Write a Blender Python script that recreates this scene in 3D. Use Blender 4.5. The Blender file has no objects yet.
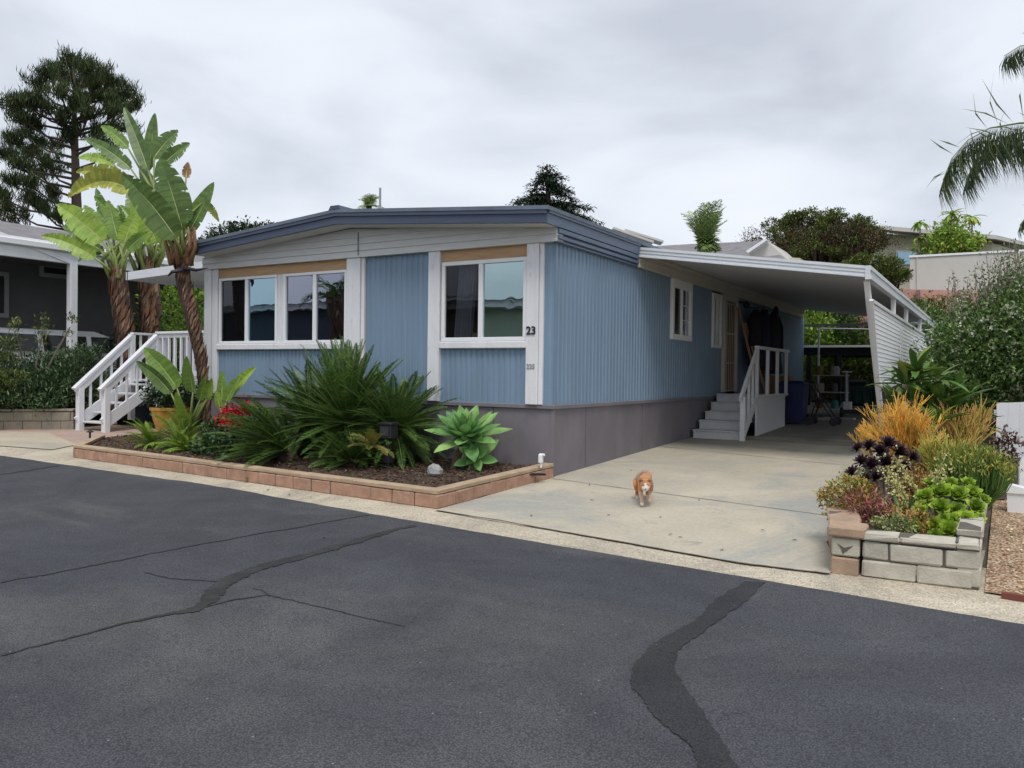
import bpy, math, random
import numpy as np
from mathutils import Vector, Matrix
rnd = random.Random(7)
RG = np.random.default_rng(11)
sc = bpy.context.scene
COL = sc.collection

# ------------------------------------------------------------------ survey of the place (camera solved from the house's edges)
FPX = 814.0
def _d(px, py): return np.array([(px-512)/FPX, (384-py)/FPX, -1.0])
_mX = _d(-843, 355.6); _Y = _d(1001, 379.3); _Y /= np.linalg.norm(_Y)
_X = -_mX/np.linalg.norm(_mX); _X = _X - _Y*(_X@_Y); _X /= np.linalg.norm(_X)
R3 = np.array([_X, _Y, np.cross(_X, _Y)])
CAM = np.array([0, 0, .95]) - R3@(_d(554, 405.2)*10.7)
FWD = R3@np.array([0, 0, -1.0]); RT = R3@np.array([1.0, 0, 0]); UPV = R3@np.array([0, 1.0, 0])
SL = .033
def ray(px, py): return R3@_d(px, py)
def onp(px, py, n, k):
    v = ray(px, py); n = np.array(n, float); return Vector(CAM + (k-n@CAM)/(n@v)*v)
def F(px, py, y=0.0): return onp(px, py, (0, 1, 0), y)      # on a plane parallel to the front wall
def S(px, py, x=0.0): return onp(px, py, (1, 0, 0), x)      # on a plane parallel to the side wall
def G(px, py, h=0.0): return onp(px, py, (0, -SL, 1), h)    # on the ground, h above it
def D(px, py, d): return Vector(CAM + ray(px, py)*d)        # at a known distance
def gz(y):
    if y < -14: return -14*SL
    if y < 19: return y*SL
    return 19*SL + min(1.0, (y-19)/20.0)*5.4
def ground(x, y, h=0.0): return Vector((x, y, gz(y)+h))

# ------------------------------------------------------------------ colours and materials
def s(r, g, b):
    f = lambda c: (c/255/12.92 if c/255 <= .04045 else ((c/255+.055)/1.055)**2.4)
    return (f(r), f(g), f(b), 1)
def newmat(name):
    m = bpy.data.materials.new(name); m.use_nodes = True
    nt = m.node_tree; return m, nt, nt.nodes['Principled BSDF'], nt.nodes['Material Output']
def N(nt, t, **k):
    n = nt.nodes.new(t)
    for a, v in k.items():
        if a in n.inputs: n.inputs[a].default_value = v
        else: setattr(n, a, v)
    return n
def ramp(nt, fac, stops):
    r = nt.nodes.new('ShaderNodeValToRGB'); e = r.color_ramp.elements
    while len(e) < len(stops): e.new(.5)
    for i, (p, c) in enumerate(stops): e[i].position = p; e[i].color = c
    nt.links.new(fac, r.inputs[0]); return r.outputs[0]
def mix(nt, fac, a, b, blend='MIX'):
    m = nt.nodes.new('ShaderNodeMix'); m.data_type = 'RGBA'; m.blend_type = blend
    for k, v in ((0, fac), (6, a), (7, b)):
        if hasattr(v, 'links'): nt.links.new(v, m.inputs[k])
        else: m.inputs[k].default_value = v
    return m.outputs[2]
def noise(nt, scale, detail=4, rough=.55, stretch=None, dist=0.0):
    tc = nt.nodes.new('ShaderNodeNewGeometry'); mp = nt.nodes.new('ShaderNodeMapping')
    nt.links.new(tc.outputs['Position'], mp.inputs[0])
    if stretch: mp.inputs['Scale'].default_value = stretch
    n = N(nt, 'ShaderNodeTexNoise'); n.inputs['Scale'].default_value = scale; n.inputs['Detail'].default_value = detail
    n.inputs['Roughness'].default_value = rough; n.inputs['Distortion'].default_value = dist
    nt.links.new(mp.outputs[0], n.inputs['Vector']); return n.outputs['Fac']
def bump(nt, b, h, strength=.3, dist=.02, prev=None):
    n = N(nt, 'ShaderNodeBump'); n.inputs['Strength'].default_value = strength; n.inputs['Distance'].default_value = dist
    nt.links.new(h, n.inputs['Height'])
    if prev is not None: nt.links.new(prev, n.inputs['Normal'])
    nt.links.new(n.outputs[0], b.inputs['Normal']); return n.outputs[0]
def paint(name, c, rough=.6, var=.12, scale=3.0, streak=None, bmp=.15, bscale=40, metal=0.0, dirt=None, spec=.4):
    """a painted / plain surface with mottling, optional vertical streaks and a fine bump"""
    m, nt, b, o = newmat(name)
    lo = tuple(x*(1-var) for x in c[:3])+(1,); hi = tuple(min(1, x*(1+var*.7)) for x in c[:3])+(1,)
    col = ramp(nt, noise(nt, scale, 6, .6, streak), [(.3, lo), (.7, hi)])
    if dirt:
        d = ramp(nt, noise(nt, dirt[1], 8, .7, dirt[3] if len(dirt) > 3 else None), [(dirt[2], (0, 0, 0, 1)), (dirt[2]+.18, (1, 1, 1, 1))])
        col = mix(nt, d, col, dirt[0])
    nt.links.new(col, b.inputs['Base Color'])
    b.inputs['Roughness'].default_value = rough; b.inputs['Metallic'].default_value = metal
    b.inputs['Specular IOR Level'].default_value = spec
    if bmp: bump(nt, b, noise(nt, bscale, 4, .6), bmp, .01)
    return m
def leafmat(name, cols, rough=.45, trans=.25, spec=.4, nscale=1.2, big=None):
    """foliage: every leaf (mesh island) gets its own tone from the list, clumps drift in hue"""
    m, nt, b, o = newmat(name)
    g = nt.nodes.new('ShaderNodeNewGeometry')
    k = len(cols)
    c = ramp(nt, g.outputs['Random Per Island'], [((i+.5)/k, cc) for i, cc in enumerate(cols)])
    c2 = ramp(nt, noise(nt, nscale, 3), [(.35, (.62, .66, .6, 1)), (.65, (1.25, 1.2, 1.1, 1))])
    c = mix(nt, 1.0, c, c2, 'MULTIPLY')
    if big: c = mix(nt, ramp(nt, noise(nt, big[1], 4, .6), [(big[2], (0, 0, 0, 1)), (big[2]+.1, (1, 1, 1, 1))]), c, big[0])
    nt.links.new(c, b.inputs['Base Color']); b.inputs['Roughness'].default_value = rough
    b.inputs['Specular IOR Level'].default_value = spec
    t = nt.nodes.new('ShaderNodeBsdfTranslucent'); nt.links.new(c, t.inputs[0])
    mx = nt.nodes.new('ShaderNodeMixShader'); mx.inputs[0].default_value = trans
    nt.links.new(b.outputs[0], mx.inputs[1]); nt.links.new(t.outputs[0], mx.inputs[2]); nt.links.new(mx.outputs[0], o.inputs[0])
    return m

# ------------------------------------------------------------------ mesh builder
class MB:
    def __init__(self): self.v = []; self.f = []; self.mi = []
    def add(self, vs, fs, m=0):
        o = len(self.v); self.v += [tuple(p) for p in vs]; self.f += [tuple(i+o for i in q) for q in fs]; self.mi += [m]*len(fs); return self
    def box(self, x0, x1, y0, y1, z0, z1, m=0):
        x0, x1 = min(x0, x1), max(x0, x1); y0, y1 = min(y0, y1), max(y0, y1); z0, z1 = min(z0, z1), max(z0, z1)
        vs = [(x, y, z) for z in (z0, z1) for y in (y0, y1) for x in (x0, x1)]
        return self.add(vs, [(0, 2, 3, 1), (4, 5, 7, 6), (0, 1, 5, 4), (2, 6, 7, 3), (0, 4, 6, 2), (1, 3, 7, 5)], m)
    def bev(self, x0, x1, y0, y1, z0, z1, b=.008, m=0):
        """box with all twelve edges chamfered"""
        X = (min(x0, x1), max(x0, x1)); Y = (min(y0, y1), max(y0, y1)); Z = (min(z0, z1), max(z0, z1))
        b = min(b, (X[1]-X[0])*.45, (Y[1]-Y[0])*.45, (Z[1]-Z[0])*.45)
        vs = []; idx = {}
        for i in (0, 1):
            for j in (0, 1):
                for k in (0, 1):
                    p = [X[i], Y[j], Z[k]]; sg = [1 if q == 0 else -1 for q in (i, j, k)]
                    for ax in range(3):
                        q = [p[t]+(0 if t == ax else sg[t]*b) for t in range(3)]
                        idx[(i, j, k, ax)] = len(vs); vs.append(q)
        fs = []
        for ax in range(3):
            o = [t for t in range(3) if t != ax]
            for sd in (0, 1):
                q = []
                for a, c in ((0, 0), (1, 0), (1, 1), (0, 1)):
                    t = [0, 0, 0]; t[ax] = sd; t[o[0]] = a; t[o[1]] = c; q.append(idx[(*t, ax)])
                fs.append(tuple(q))
            for a in (0, 1):
                for c in (0, 1):
                    t0 = [0, 0, 0]; t0[o[0]] = a; t0[o[1]] = c; t1 = list(t0); t1[ax] = 1
                    fs.append((idx[(*t0, o[0])], idx[(*t1, o[0])], idx[(*t1, o[1])], idx[(*t0, o[1])]))
        for i in (0, 1):
            for j in (0, 1):
                for k in (0, 1): fs.append(tuple(idx[(i, j, k, a)] for a in range(3)))
        return self.add(vs, fs, m)
    def beam(self, a, b, w, h, up=(0, 0, 1), m=0):
        """rectangular bar from a to b, w wide (sideways), h tall"""
        a = Vector(a); b = Vector(b); t = (b-a).normalized(); u = Vector(up)
        sx = t.cross(u)
        if sx.length < 1e-4: sx = t.cross(Vector((1, 0, 0)))
        sx.normalize(); uu = sx.cross(t).normalized(); c = min(w, h)*.08
        prof = [(-w/2+c, -h/2), (w/2-c, -h/2), (w/2, -h/2+c), (w/2, h/2-c), (w/2-c, h/2), (-w/2+c, h/2), (-w/2, h/2-c), (-w/2, -h/2+c)]
        vs = [p + sx*x + uu*y for p in (a, b) for x, y in prof]
        fs = [(i, (i+1) % 8, (i+1) % 8+8, i+8) for i in range(8)]+[tuple(range(7, -1, -1)), tuple(range(8, 16))]
        return self.add(vs, fs, m)
    def tube(self, pts, rad, n=8, m=0, cap=True, squash=1.0):
        pts = [Vector(p) for p in pts]
        if not hasattr(rad, '__len__'): rad = [rad]*len(pts)
        vs = []; prev = None
        for i, p in enumerate(pts):
            t = (pts[min(i+1, len(pts)-1)]-pts[max(i-1, 0)]).normalized()
            if prev is None:
                a = t.cross(Vector((0, 0, 1)))
                if a.length < .05: a = t.cross(Vector((1, 0, 0)))
            else: a = prev - t*prev.dot(t)
            a.normalize(); prev = a; b = t.cross(a)
            for k in range(n):
                q = 2*math.pi*k/n; vs.append(p + a*math.cos(q)*rad[i] + b*math.sin(q)*rad[i]*squash)
        fs = [(i*n+k, i*n+(k+1) % n, (i+1)*n+(k+1) % n, (i+1)*n+k) for i in range(len(pts)-1) for k in range(n)]
        if cap: fs += [tuple(range(n-1, -1, -1)), tuple(range((len(pts)-1)*n, len(pts)*n))]
        return self.add(vs, fs, m)
    def lathe(self, c, prof, n=20, m=0):
        """prof: (radius, height) pairs round the vertical axis through c"""
        c = Vector(c); vs = [c+Vector((r*math.cos(2*math.pi*k/n), r*math.sin(2*math.pi*k/n), h)) for r, h in prof for k in range(n)]
        fs = [(i*n+k, i*n+(k+1) % n, (i+1)*n+(k+1) % n, (i+1)*n+k) for i in range(len(prof)-1) for k in range(n)]
        return self.add(vs, fs, m)
    def poly(self, pts, z=None, m=0):
        return self.add(pts, [tuple(range(len(pts)))], m)
    def prism(self, pts, vec, m=0):
        """a flat outline given a thickness along vec"""
        pts = [Vector(p) for p in pts]; v = Vector(vec); n = len(pts)
        return self.add(pts+[p+v for p in pts], [tuple(range(n-1, -1, -1)), tuple(range(n, 2*n))]+[(i, (i+1) % n, (i+1) % n+n, i+n) for i in range(n)], m)
    def build(self, name, mat, parent=None, smooth=False, **tags):
        base = Vector((0, 0, 0))
        if parent is not None: base = Vector(parent['_b'])
        elif self.v:
            a = np.array(self.v); base = Vector(((a[:, 0].min()+a[:, 0].max())/2, (a[:, 1].min()+a[:, 1].max())/2, a[:, 2].min()))
        me = bpy.data.meshes.new(name)
        me.from_pydata([tuple(Vector(p)-base) for p in self.v], [], self.f)
        for mt in (mat if isinstance(mat, (list, tuple)) else [mat]): me.materials.append(mt)
        if isinstance(mat, (list, tuple)): me.polygons.foreach_set('material_index', self.mi)
        if smooth: me.polygons.foreach_set('use_smooth', [True]*len(me.polygons))
        me.update()
        return link(name, me, parent, base, tags)
def link(name, me, parent, base, tags):
    o = bpy.data.objects.new(name, me); COL.objects.link(o)
    if parent is not None: o.parent = parent
    else: o.location = base
    o['_b'] = tuple(base)
    ALL.append(o)
    for k, v in tags.items(): o[k] = v
    return o
ALL = []
def thing(name, label, cat, loc, group=None):
    o = bpy.data.objects.new(name, None); COL.objects.link(o); o.location = loc; o.empty_display_size = .2
    o['label'] = label; o['category'] = cat; o['_b'] = tuple(loc); ALL.append(o)
    if group: o['group'] = group
    return o
def T(label, cat, group=None):
    d = dict(label=label, category=cat)
    if group: d['group'] = group
    return d
def dup(root, loc, rotz=0.0, label=None, scale=1.0):
    r = root.copy(); COL.objects.link(r); r.location = loc; r.rotation_euler = (0, 0, rotz); r.scale = (scale,)*3
    if label: r['label'] = label
    for ch in list(root.children):
        c = ch.copy(); COL.objects.link(c); c.parent = r
        for g_ in ch.children:
            e = g_.copy(); COL.objects.link(e); e.parent = c
    return r

# ------------------------------------------------------------------ foliage
def cards(name, P, Dr, Nn, L, W, mat, parent=None, fold=.25, tags=None, bend=.15):
    """many leaves as ONE mesh: P base points, Dr directions, Nn normals, lengths L, widths W; each leaf is two folded quads"""
    n = len(P); P = np.asarray(P, float); Dr = np.asarray(Dr, float); Nn = np.asarray(Nn, float)
    Dr /= np.linalg.norm(Dr, axis=1)[:, None]+1e-9
    Sd = np.cross(Dr, Nn); Sd /= np.linalg.norm(Sd, axis=1)[:, None]+1e-9; Nn = np.cross(Sd, Dr)
    L = np.broadcast_to(L, n)[:, None]; W = np.broadcast_to(W, n)[:, None]
    V = np.empty((n, 6, 3))
    V[:, 0] = P; V[:, 1] = P+Dr*L*.45+Sd*W*.5+Nn*W*fold; V[:, 2] = P+Dr*L*.5-Nn*L*.02
    V[:, 3] = P+Dr*L*.45-Sd*W*.5+Nn*W*fold; V[:, 4] = P+Dr*L-Nn*L*bend; V[:, 5] = P+Dr*L*.8+Nn*0
    # two tris near the base, two quads to the tip
    V[:, 5] = P+Dr*L*.75-Nn*L*bend*.5
    base = Vector(parent['_b']) if parent is not None else Vector(P.mean(0))
    V -= np.array(base)
    F_ = np.array([[0, 1, 2], [0, 2, 3], [1, 4, 2], [2, 4, 3]])
    faces = (np.arange(n)[:, None, None]*5+F_[None]).reshape(-1)
    V = V[:, :5]
    me = bpy.data.meshes.new(name); me.vertices.add(n*5); me.vertices.foreach_set('co', V.reshape(-1))
    nf = n*4; me.loops.add(nf*3); me.loops.foreach_set('vertex_index', faces)
    me.polygons.add(nf); me.polygons.foreach_set('loop_start', np.arange(nf)*3)
    me.update(calc_edges=True); me.validate()
    me.materials.append(mat)
    return link(name, me, parent, base, tags or {})
def unit(n):
    v = RG.normal(size=(n, 3)); return v/np.linalg.norm(v, axis=1)[:, None]
def blob_points(blobs, n, shell=.55, squash=1.0):
    """points spread through ellipsoid blobs (x,y,z,rx,ry,rz), denser toward the shells; returns points and outward directions"""
    B = np.array(blobs, float); w = B[:, 3]*B[:, 4]*B[:, 5]; w = w**.72; w /= w.sum()
    k = RG.choice(len(B), n, p=w); u = unit(n); r = shell+(1-shell)*RG.random(n)**.6
    return B[k, :3]+u*B[k, 3:6]*r[:, None], u
def foliage(name, blobs, n, size, mat, parent=None, clump=14, cr=.22, aspect=.42, up=.5, droop=0.0, tags=None, shell=.5, jitter=1.0):
    """uneven crown: leaf clumps placed in blobs, leaves round each clump"""
    nc = max(1, n//clump); C_, U = blob_points(blobs, nc, shell)
    P = np.repeat(C_, clump, 0)+RG.normal(size=(nc*clump, 3))*cr*np.array([1, 1, .75]); U = np.repeat(U, clump, 0)
    d = U*.8+unit(len(P))*jitter+np.array([0, 0, up-droop]); nn = unit(len(P))*.6+np.array([0, 0, 1.0])
    L = size*RG.uniform(.6, 1.3, len(P))
    return cards(name, P, d, nn, L, L*aspect, mat, parent, tags=tags)
def limbs(mb, base, targets, r0, r1=.02, n=6, wob=.12):
    b = Vector(base)
    for t in targets:
        t = Vector(t); L = (t-b).length; pts = []
        for i in range(5):
            q = i/4; p = b.lerp(t, q); k = math.sin(q*math.pi)*wob*L
            pts.append(p+Vector((rnd.uniform(-k, k), rnd.uniform(-k, k), k*.5)))
        mb.tube(pts, [r0+(r1-r0)*i/4 for i in range(5)], n)
# ================================================================== SKY, LIGHT, CAMERA
w = bpy.data.worlds.new("World"); sc.world = w; w.use_nodes = True; nt = w.node_tree
bg = nt.nodes['Background']
SUN_EL, SUN_AZ = math.radians(62), math.radians(150)     # azimuth clockwise from +Y
sky = nt.nodes.new('ShaderNodeTexSky'); sky.sky_type = 'NISHITA'; sky.sun_disc = False
sky.sun_elevation = SUN_EL; sky.sun_rotation = SUN_AZ; sky.dust_density = 3; sky.air_density = 1.2
tc = nt.nodes.new('ShaderNodeTexCoord'); mp = nt.nodes.new('ShaderNodeMapping'); mp.inputs['Scale'].default_value = (1, 1, 2.6)
nt.links.new(tc.outputs['Generated'], mp.inputs[0])
mp.inputs['Location'].default_value = (.35, .1, .0)
n1 = N(nt, 'ShaderNodeTexNoise'); n1.inputs['Scale'].default_value = 2.7; n1.inputs['Detail'].default_value = 6; n1.inputs['Roughness'].default_value = .45; n1.inputs['Distortion'].default_value = .3
nt.links.new(mp.outputs[0], n1.inputs['Vector'])
cl = ramp(nt, n1.outputs['Fac'], [(.30, (5.7, 6.1, 6.9, 1)), (.42, (6.9, 7.4, 8.2, 1)), (.54, (8.2, 8.7, 9.5, 1)), (.72, (9.2, 9.5, 10.0, 1))])
c = mix(nt, .92, sky.outputs[0], cl)
nt.links.new(c, bg.inputs[0]); bg.inputs[1].default_value = .1
sl = bpy.data.lights.new('sun', 'SUN'); sl.energy = 2.0; sl.angle = math.radians(22); sl.color = (1, .965, .91)
so = bpy.data.objects.new('sun', sl); COL.objects.link(so)
sd = Vector((math.sin(SUN_AZ)*math.cos(SUN_EL), math.cos(SUN_AZ)*math.cos(SUN_EL), math.sin(SUN_EL)))
so.rotation_euler = sd.to_track_quat('Z', 'Y').to_euler(); so.location = (0, 0, 30)
cd = bpy.data.cameras.new('camera'); co = bpy.data.objects.new('camera', cd); COL.objects.link(co)
cd.sensor_width = 36; cd.lens = FPX/1024*36; cd.clip_end = 2000; cd.clip_start = .05
co.matrix_world = Matrix.Translation(Vector(CAM)) @ Matrix(R3.tolist()).to_4x4()
sc.camera = co
sc.view_settings.view_transform = 'Standard'; sc.view_settings.look = 'None'; sc.view_settings.exposure = 0.1; sc.view_settings.gamma = 1
sc.cycles.max_bounces = 8; sc.cycles.transparent_max_bounces = 12

# ================================================================== MATERIALS
WHITE = paint('white_paint', (.74, .75, .78, 1), .5, .06, 4, dirt=((.50, .49, .47, 1), 9, .62), bmp=.1)
WHITE2 = paint('white_weathered_paint', (.72, .725, .75, 1), .6, .1, 5, streak=(1, 1, .2), dirt=((.42, .41, .40, 1), 12, .58, (1, 1, .3)), bmp=.25)
VINYL = paint('white_vinyl', (.78, .79, .81, 1), .35, .04, 3)
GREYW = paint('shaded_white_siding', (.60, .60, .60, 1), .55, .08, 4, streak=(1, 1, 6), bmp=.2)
BLUE = paint('blue_siding_paint', (.190, .272, .372, 1), .5, .10, 1.6, streak=(2.5, 2.5, .35), dirt=((.15, .225, .30, 1), 5, .60, (3, 3, .25)), bmp=.12, bscale=60)
BLUED = paint('slate_blue_fascia', (.060, .080, .130, 1), .45, .12, 2.5, streak=(1, 1, 8), dirt=((.04, .05, .08, 1), 7, .62), bmp=.1)
BLUEM = paint('mid_blue_trim', (.105, .145, .215, 1), .45, .14, 2.5, streak=(1, 1, 8), dirt=((.065, .09, .135, 1), 7, .58), bmp=.1)
ROOFM = paint('grey_roof_coating', (.14, .17, .22, 1), .7, .25, 3, bmp=.3)
SKIRT = paint('mauve_grey_skirting', (.190, .174, .196, 1), .6, .16, 2.2, streak=(1, 1, .6), dirt=((.14, .125, .14, 1), 6, .60, (2, 2, .4)), bmp=.15)
TAN = paint('tan_plywood', (.46, .29, .16, 1), .65, .2, 3, streak=(1, 1, 12), bmp=.15)
BEIGE = paint('beige_trim', (.52, .49, .44, 1), .5, .1, 3)
PANS = paint('carport_roof_pans', (.54, .55, .56, 1), .45, .08, 2)
ALU = paint('carport_white_fascia', (.66, .69, .73, 1), .4, .08, 3, streak=(1, 1, 9), dirt=((.42, .40, .38, 1), 9, .66))
BLACK = paint('black_metal', (.018, .018, .022, 1), .45, .2, 9)
DARK = paint('dark_interior', (.022, .021, .022, 1), .8, .2, 3, bmp=0)
NAVY = paint('slate_deck_skirt', (.055, .07, .10, 1), .6, .15, 3)
WOOD = paint('bare_wood', (.36, .21, .13, 1), .65, .25, 5, streak=(1, 1, .15))
BRICK = paint('salmon_brick', (.40, .235, .165, 1), .85, .28, 7, dirt=((.46, .36, .27, 1), 10, .55), bmp=.5, bscale=70)
CAPC = paint('tan_concrete_cap', (.42, .31, .21, 1), .85, .2, 5, dirt=((.26, .19, .13, 1), 8, .6), bmp=.5, bscale=80)
BLOCK = paint('grey_concrete_block', (.46, .43, .36, 1), .9, .25, 6, dirt=((.26, .24, .20, 1), 9, .60), bmp=.6, bscale=60)
BLOCKT = paint('tan_concrete_block', (.27, .24, .19, 1), .9, .2, 5, dirt=((.18, .16, .13, 1), 8, .56), bmp=.5, bscale=60)
MORTAR = paint('mortar', (.11, .10, .085, 1), .95, .2, 10, bmp=.4)
GREYH = paint('dark_grey_house_wall', (.15, .147, .155, 1), .7, .1, 2)
CURT = paint('curtain_cloth', (.42, .40, .44, 1), .8, .2, 4)

def street_mat(nm='asphalt', dk=1.0):
    m, nt, b, o = newmat(nm)
    base = ramp(nt, noise(nt, .35, 8, .65, dist=.4), [(.3, (.051, .054, .064, 1)), (.52, (.062, .065, .075, 1)), (.72, (.081, .083, .090, 1))])
    worn = ramp(nt, noise(nt, .16, 5, .6, (1, 2.2, 1), .8), [(.48, (0, 0, 0, 1)), (.66, (1, 1, 1, 1))])
    base = mix(nt, worn, base, (.108, .107, .107, 1))
    blot = ramp(nt, noise(nt, .9, 8, .7, dist=1.0), [(.35, (.80, .80, .82, 1)), (.65, (1.18, 1.18, 1.17, 1))])
    base = mix(nt, 1.0, base, blot, 'MULTIPLY')
    n = N(nt, 'ShaderNodeTexVoronoi'); n.inputs['Scale'].default_value = 95
    g = nt.nodes.new('ShaderNodeNewGeometry'); nt.links.new(g.outputs['Position'], n.inputs['Vector'])
    sp = ramp(nt, n.outputs['Distance'], [(.0, (2.1, 2.06, 1.95, 1)), (.28, (1.10, 1.10, 1.10, 1)), (.7, (.55, .55, .56, 1))])
    n2 = N(nt, 'ShaderNodeTexVoronoi'); n2.inputs['Scale'].default_value = 26; nt.links.new(g.outputs['Position'], n2.inputs['Vector'])
    bit = ramp(nt, n2.outputs['Distance'], [(.0, (1, 1, 1, 1)), (.10, (1, 1, 1, 1)), (.15, (0, 0, 0, 1))])
    few = ramp(nt, n2.outputs['Color'], [(.84, (0, 0, 0, 1)), (.88, (1, 1, 1, 1))])
    col = mix(nt, 1.0, base, sp, 'MULTIPLY')
    if dk != 1.0: col = mix(nt, 1.0, col, (dk, dk, dk, 1), 'MULTIPLY')
    col = mix(nt, mix(nt, 1.0, bit, few, 'MULTIPLY'), col, (.26, .25, .23, 1))
    nt.links.new(col, b.inputs['Base Color']); b.inputs['Roughness'].default_value = .82; b.inputs['Specular IOR Level'].default_value = .35
    p = bump(nt, b, n.outputs['Distance'], .55, .008)
    bump(nt, b, noise(nt, 3, 4), .25, .03, p)
    return m
ASPH = street_mat()
def conc(name, a, b_, stain, st_y=None, sc_=1.0, agg=0):
    m, nt, b, o = newmat(name)
    c = ramp(nt, noise(nt, .7*sc_, 8, .62, dist=.5), [(.3, a), (.68, b_)])
    c = mix(nt, ramp(nt, noise(nt, .45*sc_, 6, .7, dist=1.2), [(.46, (0, 0, 0, 1)), (.62, (1, 1, 1, 1))]), c, stain)
    c = mix(nt, ramp(nt, noise(nt, 1.7*sc_, 7, .7, (1, 1.8, 1), 1.5), [(.60, (0, 0, 0, 1)), (.75, (.7, .7, .7, 1))]), c, tuple(x*.55 for x in a[:3])+(1,))
    c = mix(nt, 1.0, c, ramp(nt, noise(nt, 30, 5, .7), [(.25, (.82, .82, .82, 1)), (.75, (1.12, 1.12, 1.12, 1))]), 'MULTIPLY')
    if agg:
        n = N(nt, 'ShaderNodeTexVoronoi'); n.inputs['Scale'].default_value = agg
        g = nt.nodes.new('ShaderNodeNewGeometry'); nt.links.new(g.outputs['Position'], n.inputs['Vector'])
        c = mix(nt, 1.0, c, ramp(nt, n.outputs['Color'], [(.2, (.62, .62, .62, 1)), (.5, (1, 1, 1, 1)), (.9, (1.25, 1.22, 1.15, 1))]), 'MULTIPLY')
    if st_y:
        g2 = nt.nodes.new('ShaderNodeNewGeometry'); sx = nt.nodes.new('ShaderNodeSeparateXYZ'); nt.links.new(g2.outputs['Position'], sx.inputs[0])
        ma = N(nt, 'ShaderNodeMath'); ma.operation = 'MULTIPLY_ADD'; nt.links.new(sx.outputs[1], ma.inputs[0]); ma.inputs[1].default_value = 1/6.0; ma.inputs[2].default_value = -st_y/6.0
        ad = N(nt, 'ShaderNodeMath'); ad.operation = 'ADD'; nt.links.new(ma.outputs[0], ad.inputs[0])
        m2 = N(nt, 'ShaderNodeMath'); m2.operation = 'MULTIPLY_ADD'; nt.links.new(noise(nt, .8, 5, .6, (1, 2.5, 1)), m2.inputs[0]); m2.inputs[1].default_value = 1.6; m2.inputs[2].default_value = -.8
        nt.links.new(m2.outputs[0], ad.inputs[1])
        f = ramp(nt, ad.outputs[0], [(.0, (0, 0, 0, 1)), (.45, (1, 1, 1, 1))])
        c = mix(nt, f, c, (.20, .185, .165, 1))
    nt.links.new(c, b.inputs['Base Color']); b.inputs['Roughness'].default_value = .88
    bump(nt, b, noise(nt, 60, 5, .7), .25, .006)
    return m
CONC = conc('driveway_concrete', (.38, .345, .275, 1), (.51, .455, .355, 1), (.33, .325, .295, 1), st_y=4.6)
GUT = conc('gutter_concrete', (.43, .375, .29, 1), (.54, .48, .38, 1), (.36, .32, .26, 1), sc_=1.6, agg=110)
CRACK = conc('crack_sealant', (.022, .022, .024, 1), (.036, .036, .038, 1), (.016, .016, .018, 1), sc_=6, agg=85)
JOINT = paint('joint_line', (.15, .13, .10, 1), .95, .3, 8, bmp=0)
SOIL = conc('soil', (.055, .035, .025, 1), (.10, .07, .05, 1), (.04, .03, .022, 1), sc_=5, agg=40)
PAVER = conc('pink_pavers', (.38, .25, .20, 1), (.46, .32, .26, 1), (.34, .28, .24, 1), sc_=2)
EARTH = conc('planting_ground', (.07, .075, .04, 1), (.13, .11, .07, 1), (.05, .07, .03, 1), sc_=.6)

# ================================================================== GROUND
def sheet(name, pts, h, mat):
    mb = MB(); mb.poly([Vector((p[0], p[1], SL*p[1]+h)) for p in pts]); o = mb.build(name, mat, kind='structure')
    if o.data.polygons[0].normal.z < 0: o.data.flip_normals()
    return o
xs = [-400, -120, -70]+list(np.linspace(-50, 40, 31))+[60, 120, 400]; ys = [-400, -120, -50, -30, -20, -14]+list(np.linspace(-10, 19, 8))+list(np.linspace(20, 50, 16))+[80, 150, 400]
mb = MB(); vs = [(x, y, gz(y)-.03) for y in ys for x in xs]; nx = len(xs)
mb.add(vs, [(j*nx+i, j*nx+i+1, (j+1)*nx+i+1, (j+1)*nx+i) for j in range(len(ys)-1) for i in range(nx-1)])
mb.build('ground', EARTH, kind='structure', smooth=True)

edge_px = [(0, 455.5), (60, 464), (130, 474), (165, 479), (195, 482.7), (240, 490), (285, 498.5), (340, 508), (400, 518.7), (466, 530), (512, 537.5), (560, 546), (644, 560), (700, 569.5), (764, 580), (850, 594.5), (940, 610), (1023, 624)]
edge = []
for i, (px, py) in enumerate(edge_px):
    edge.append(G(px, py))
    if i < len(edge_px)-1:
        q = edge_px[i+1]
        for k in range(1, 4):
            t = k/4; edge.append(G(px+(q[0]-px)*t, py+(q[1]-py)*t+rnd.uniform(-.35, .35)))
e0 = (edge[0]-edge[6]).normalized(); e1 = (edge[-1]-edge[-6]).normalized()
edge = [edge[0]+e0*45]+edge+[edge[-1]+e1*45]
sheet('street', [(p.x, p.y) for p in edge]+[(edge[-1].x, -13.9), (edge[0].x, -13.9)], 0.0, ASPH)
back = [(p.x+(.0), p.y+1.35) for p in edge]
sheet('gutter', [(p.x, p.y) for p in edge][::-1]+[(p[0], p[1]) for p in back], -.008, GUT)
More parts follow.
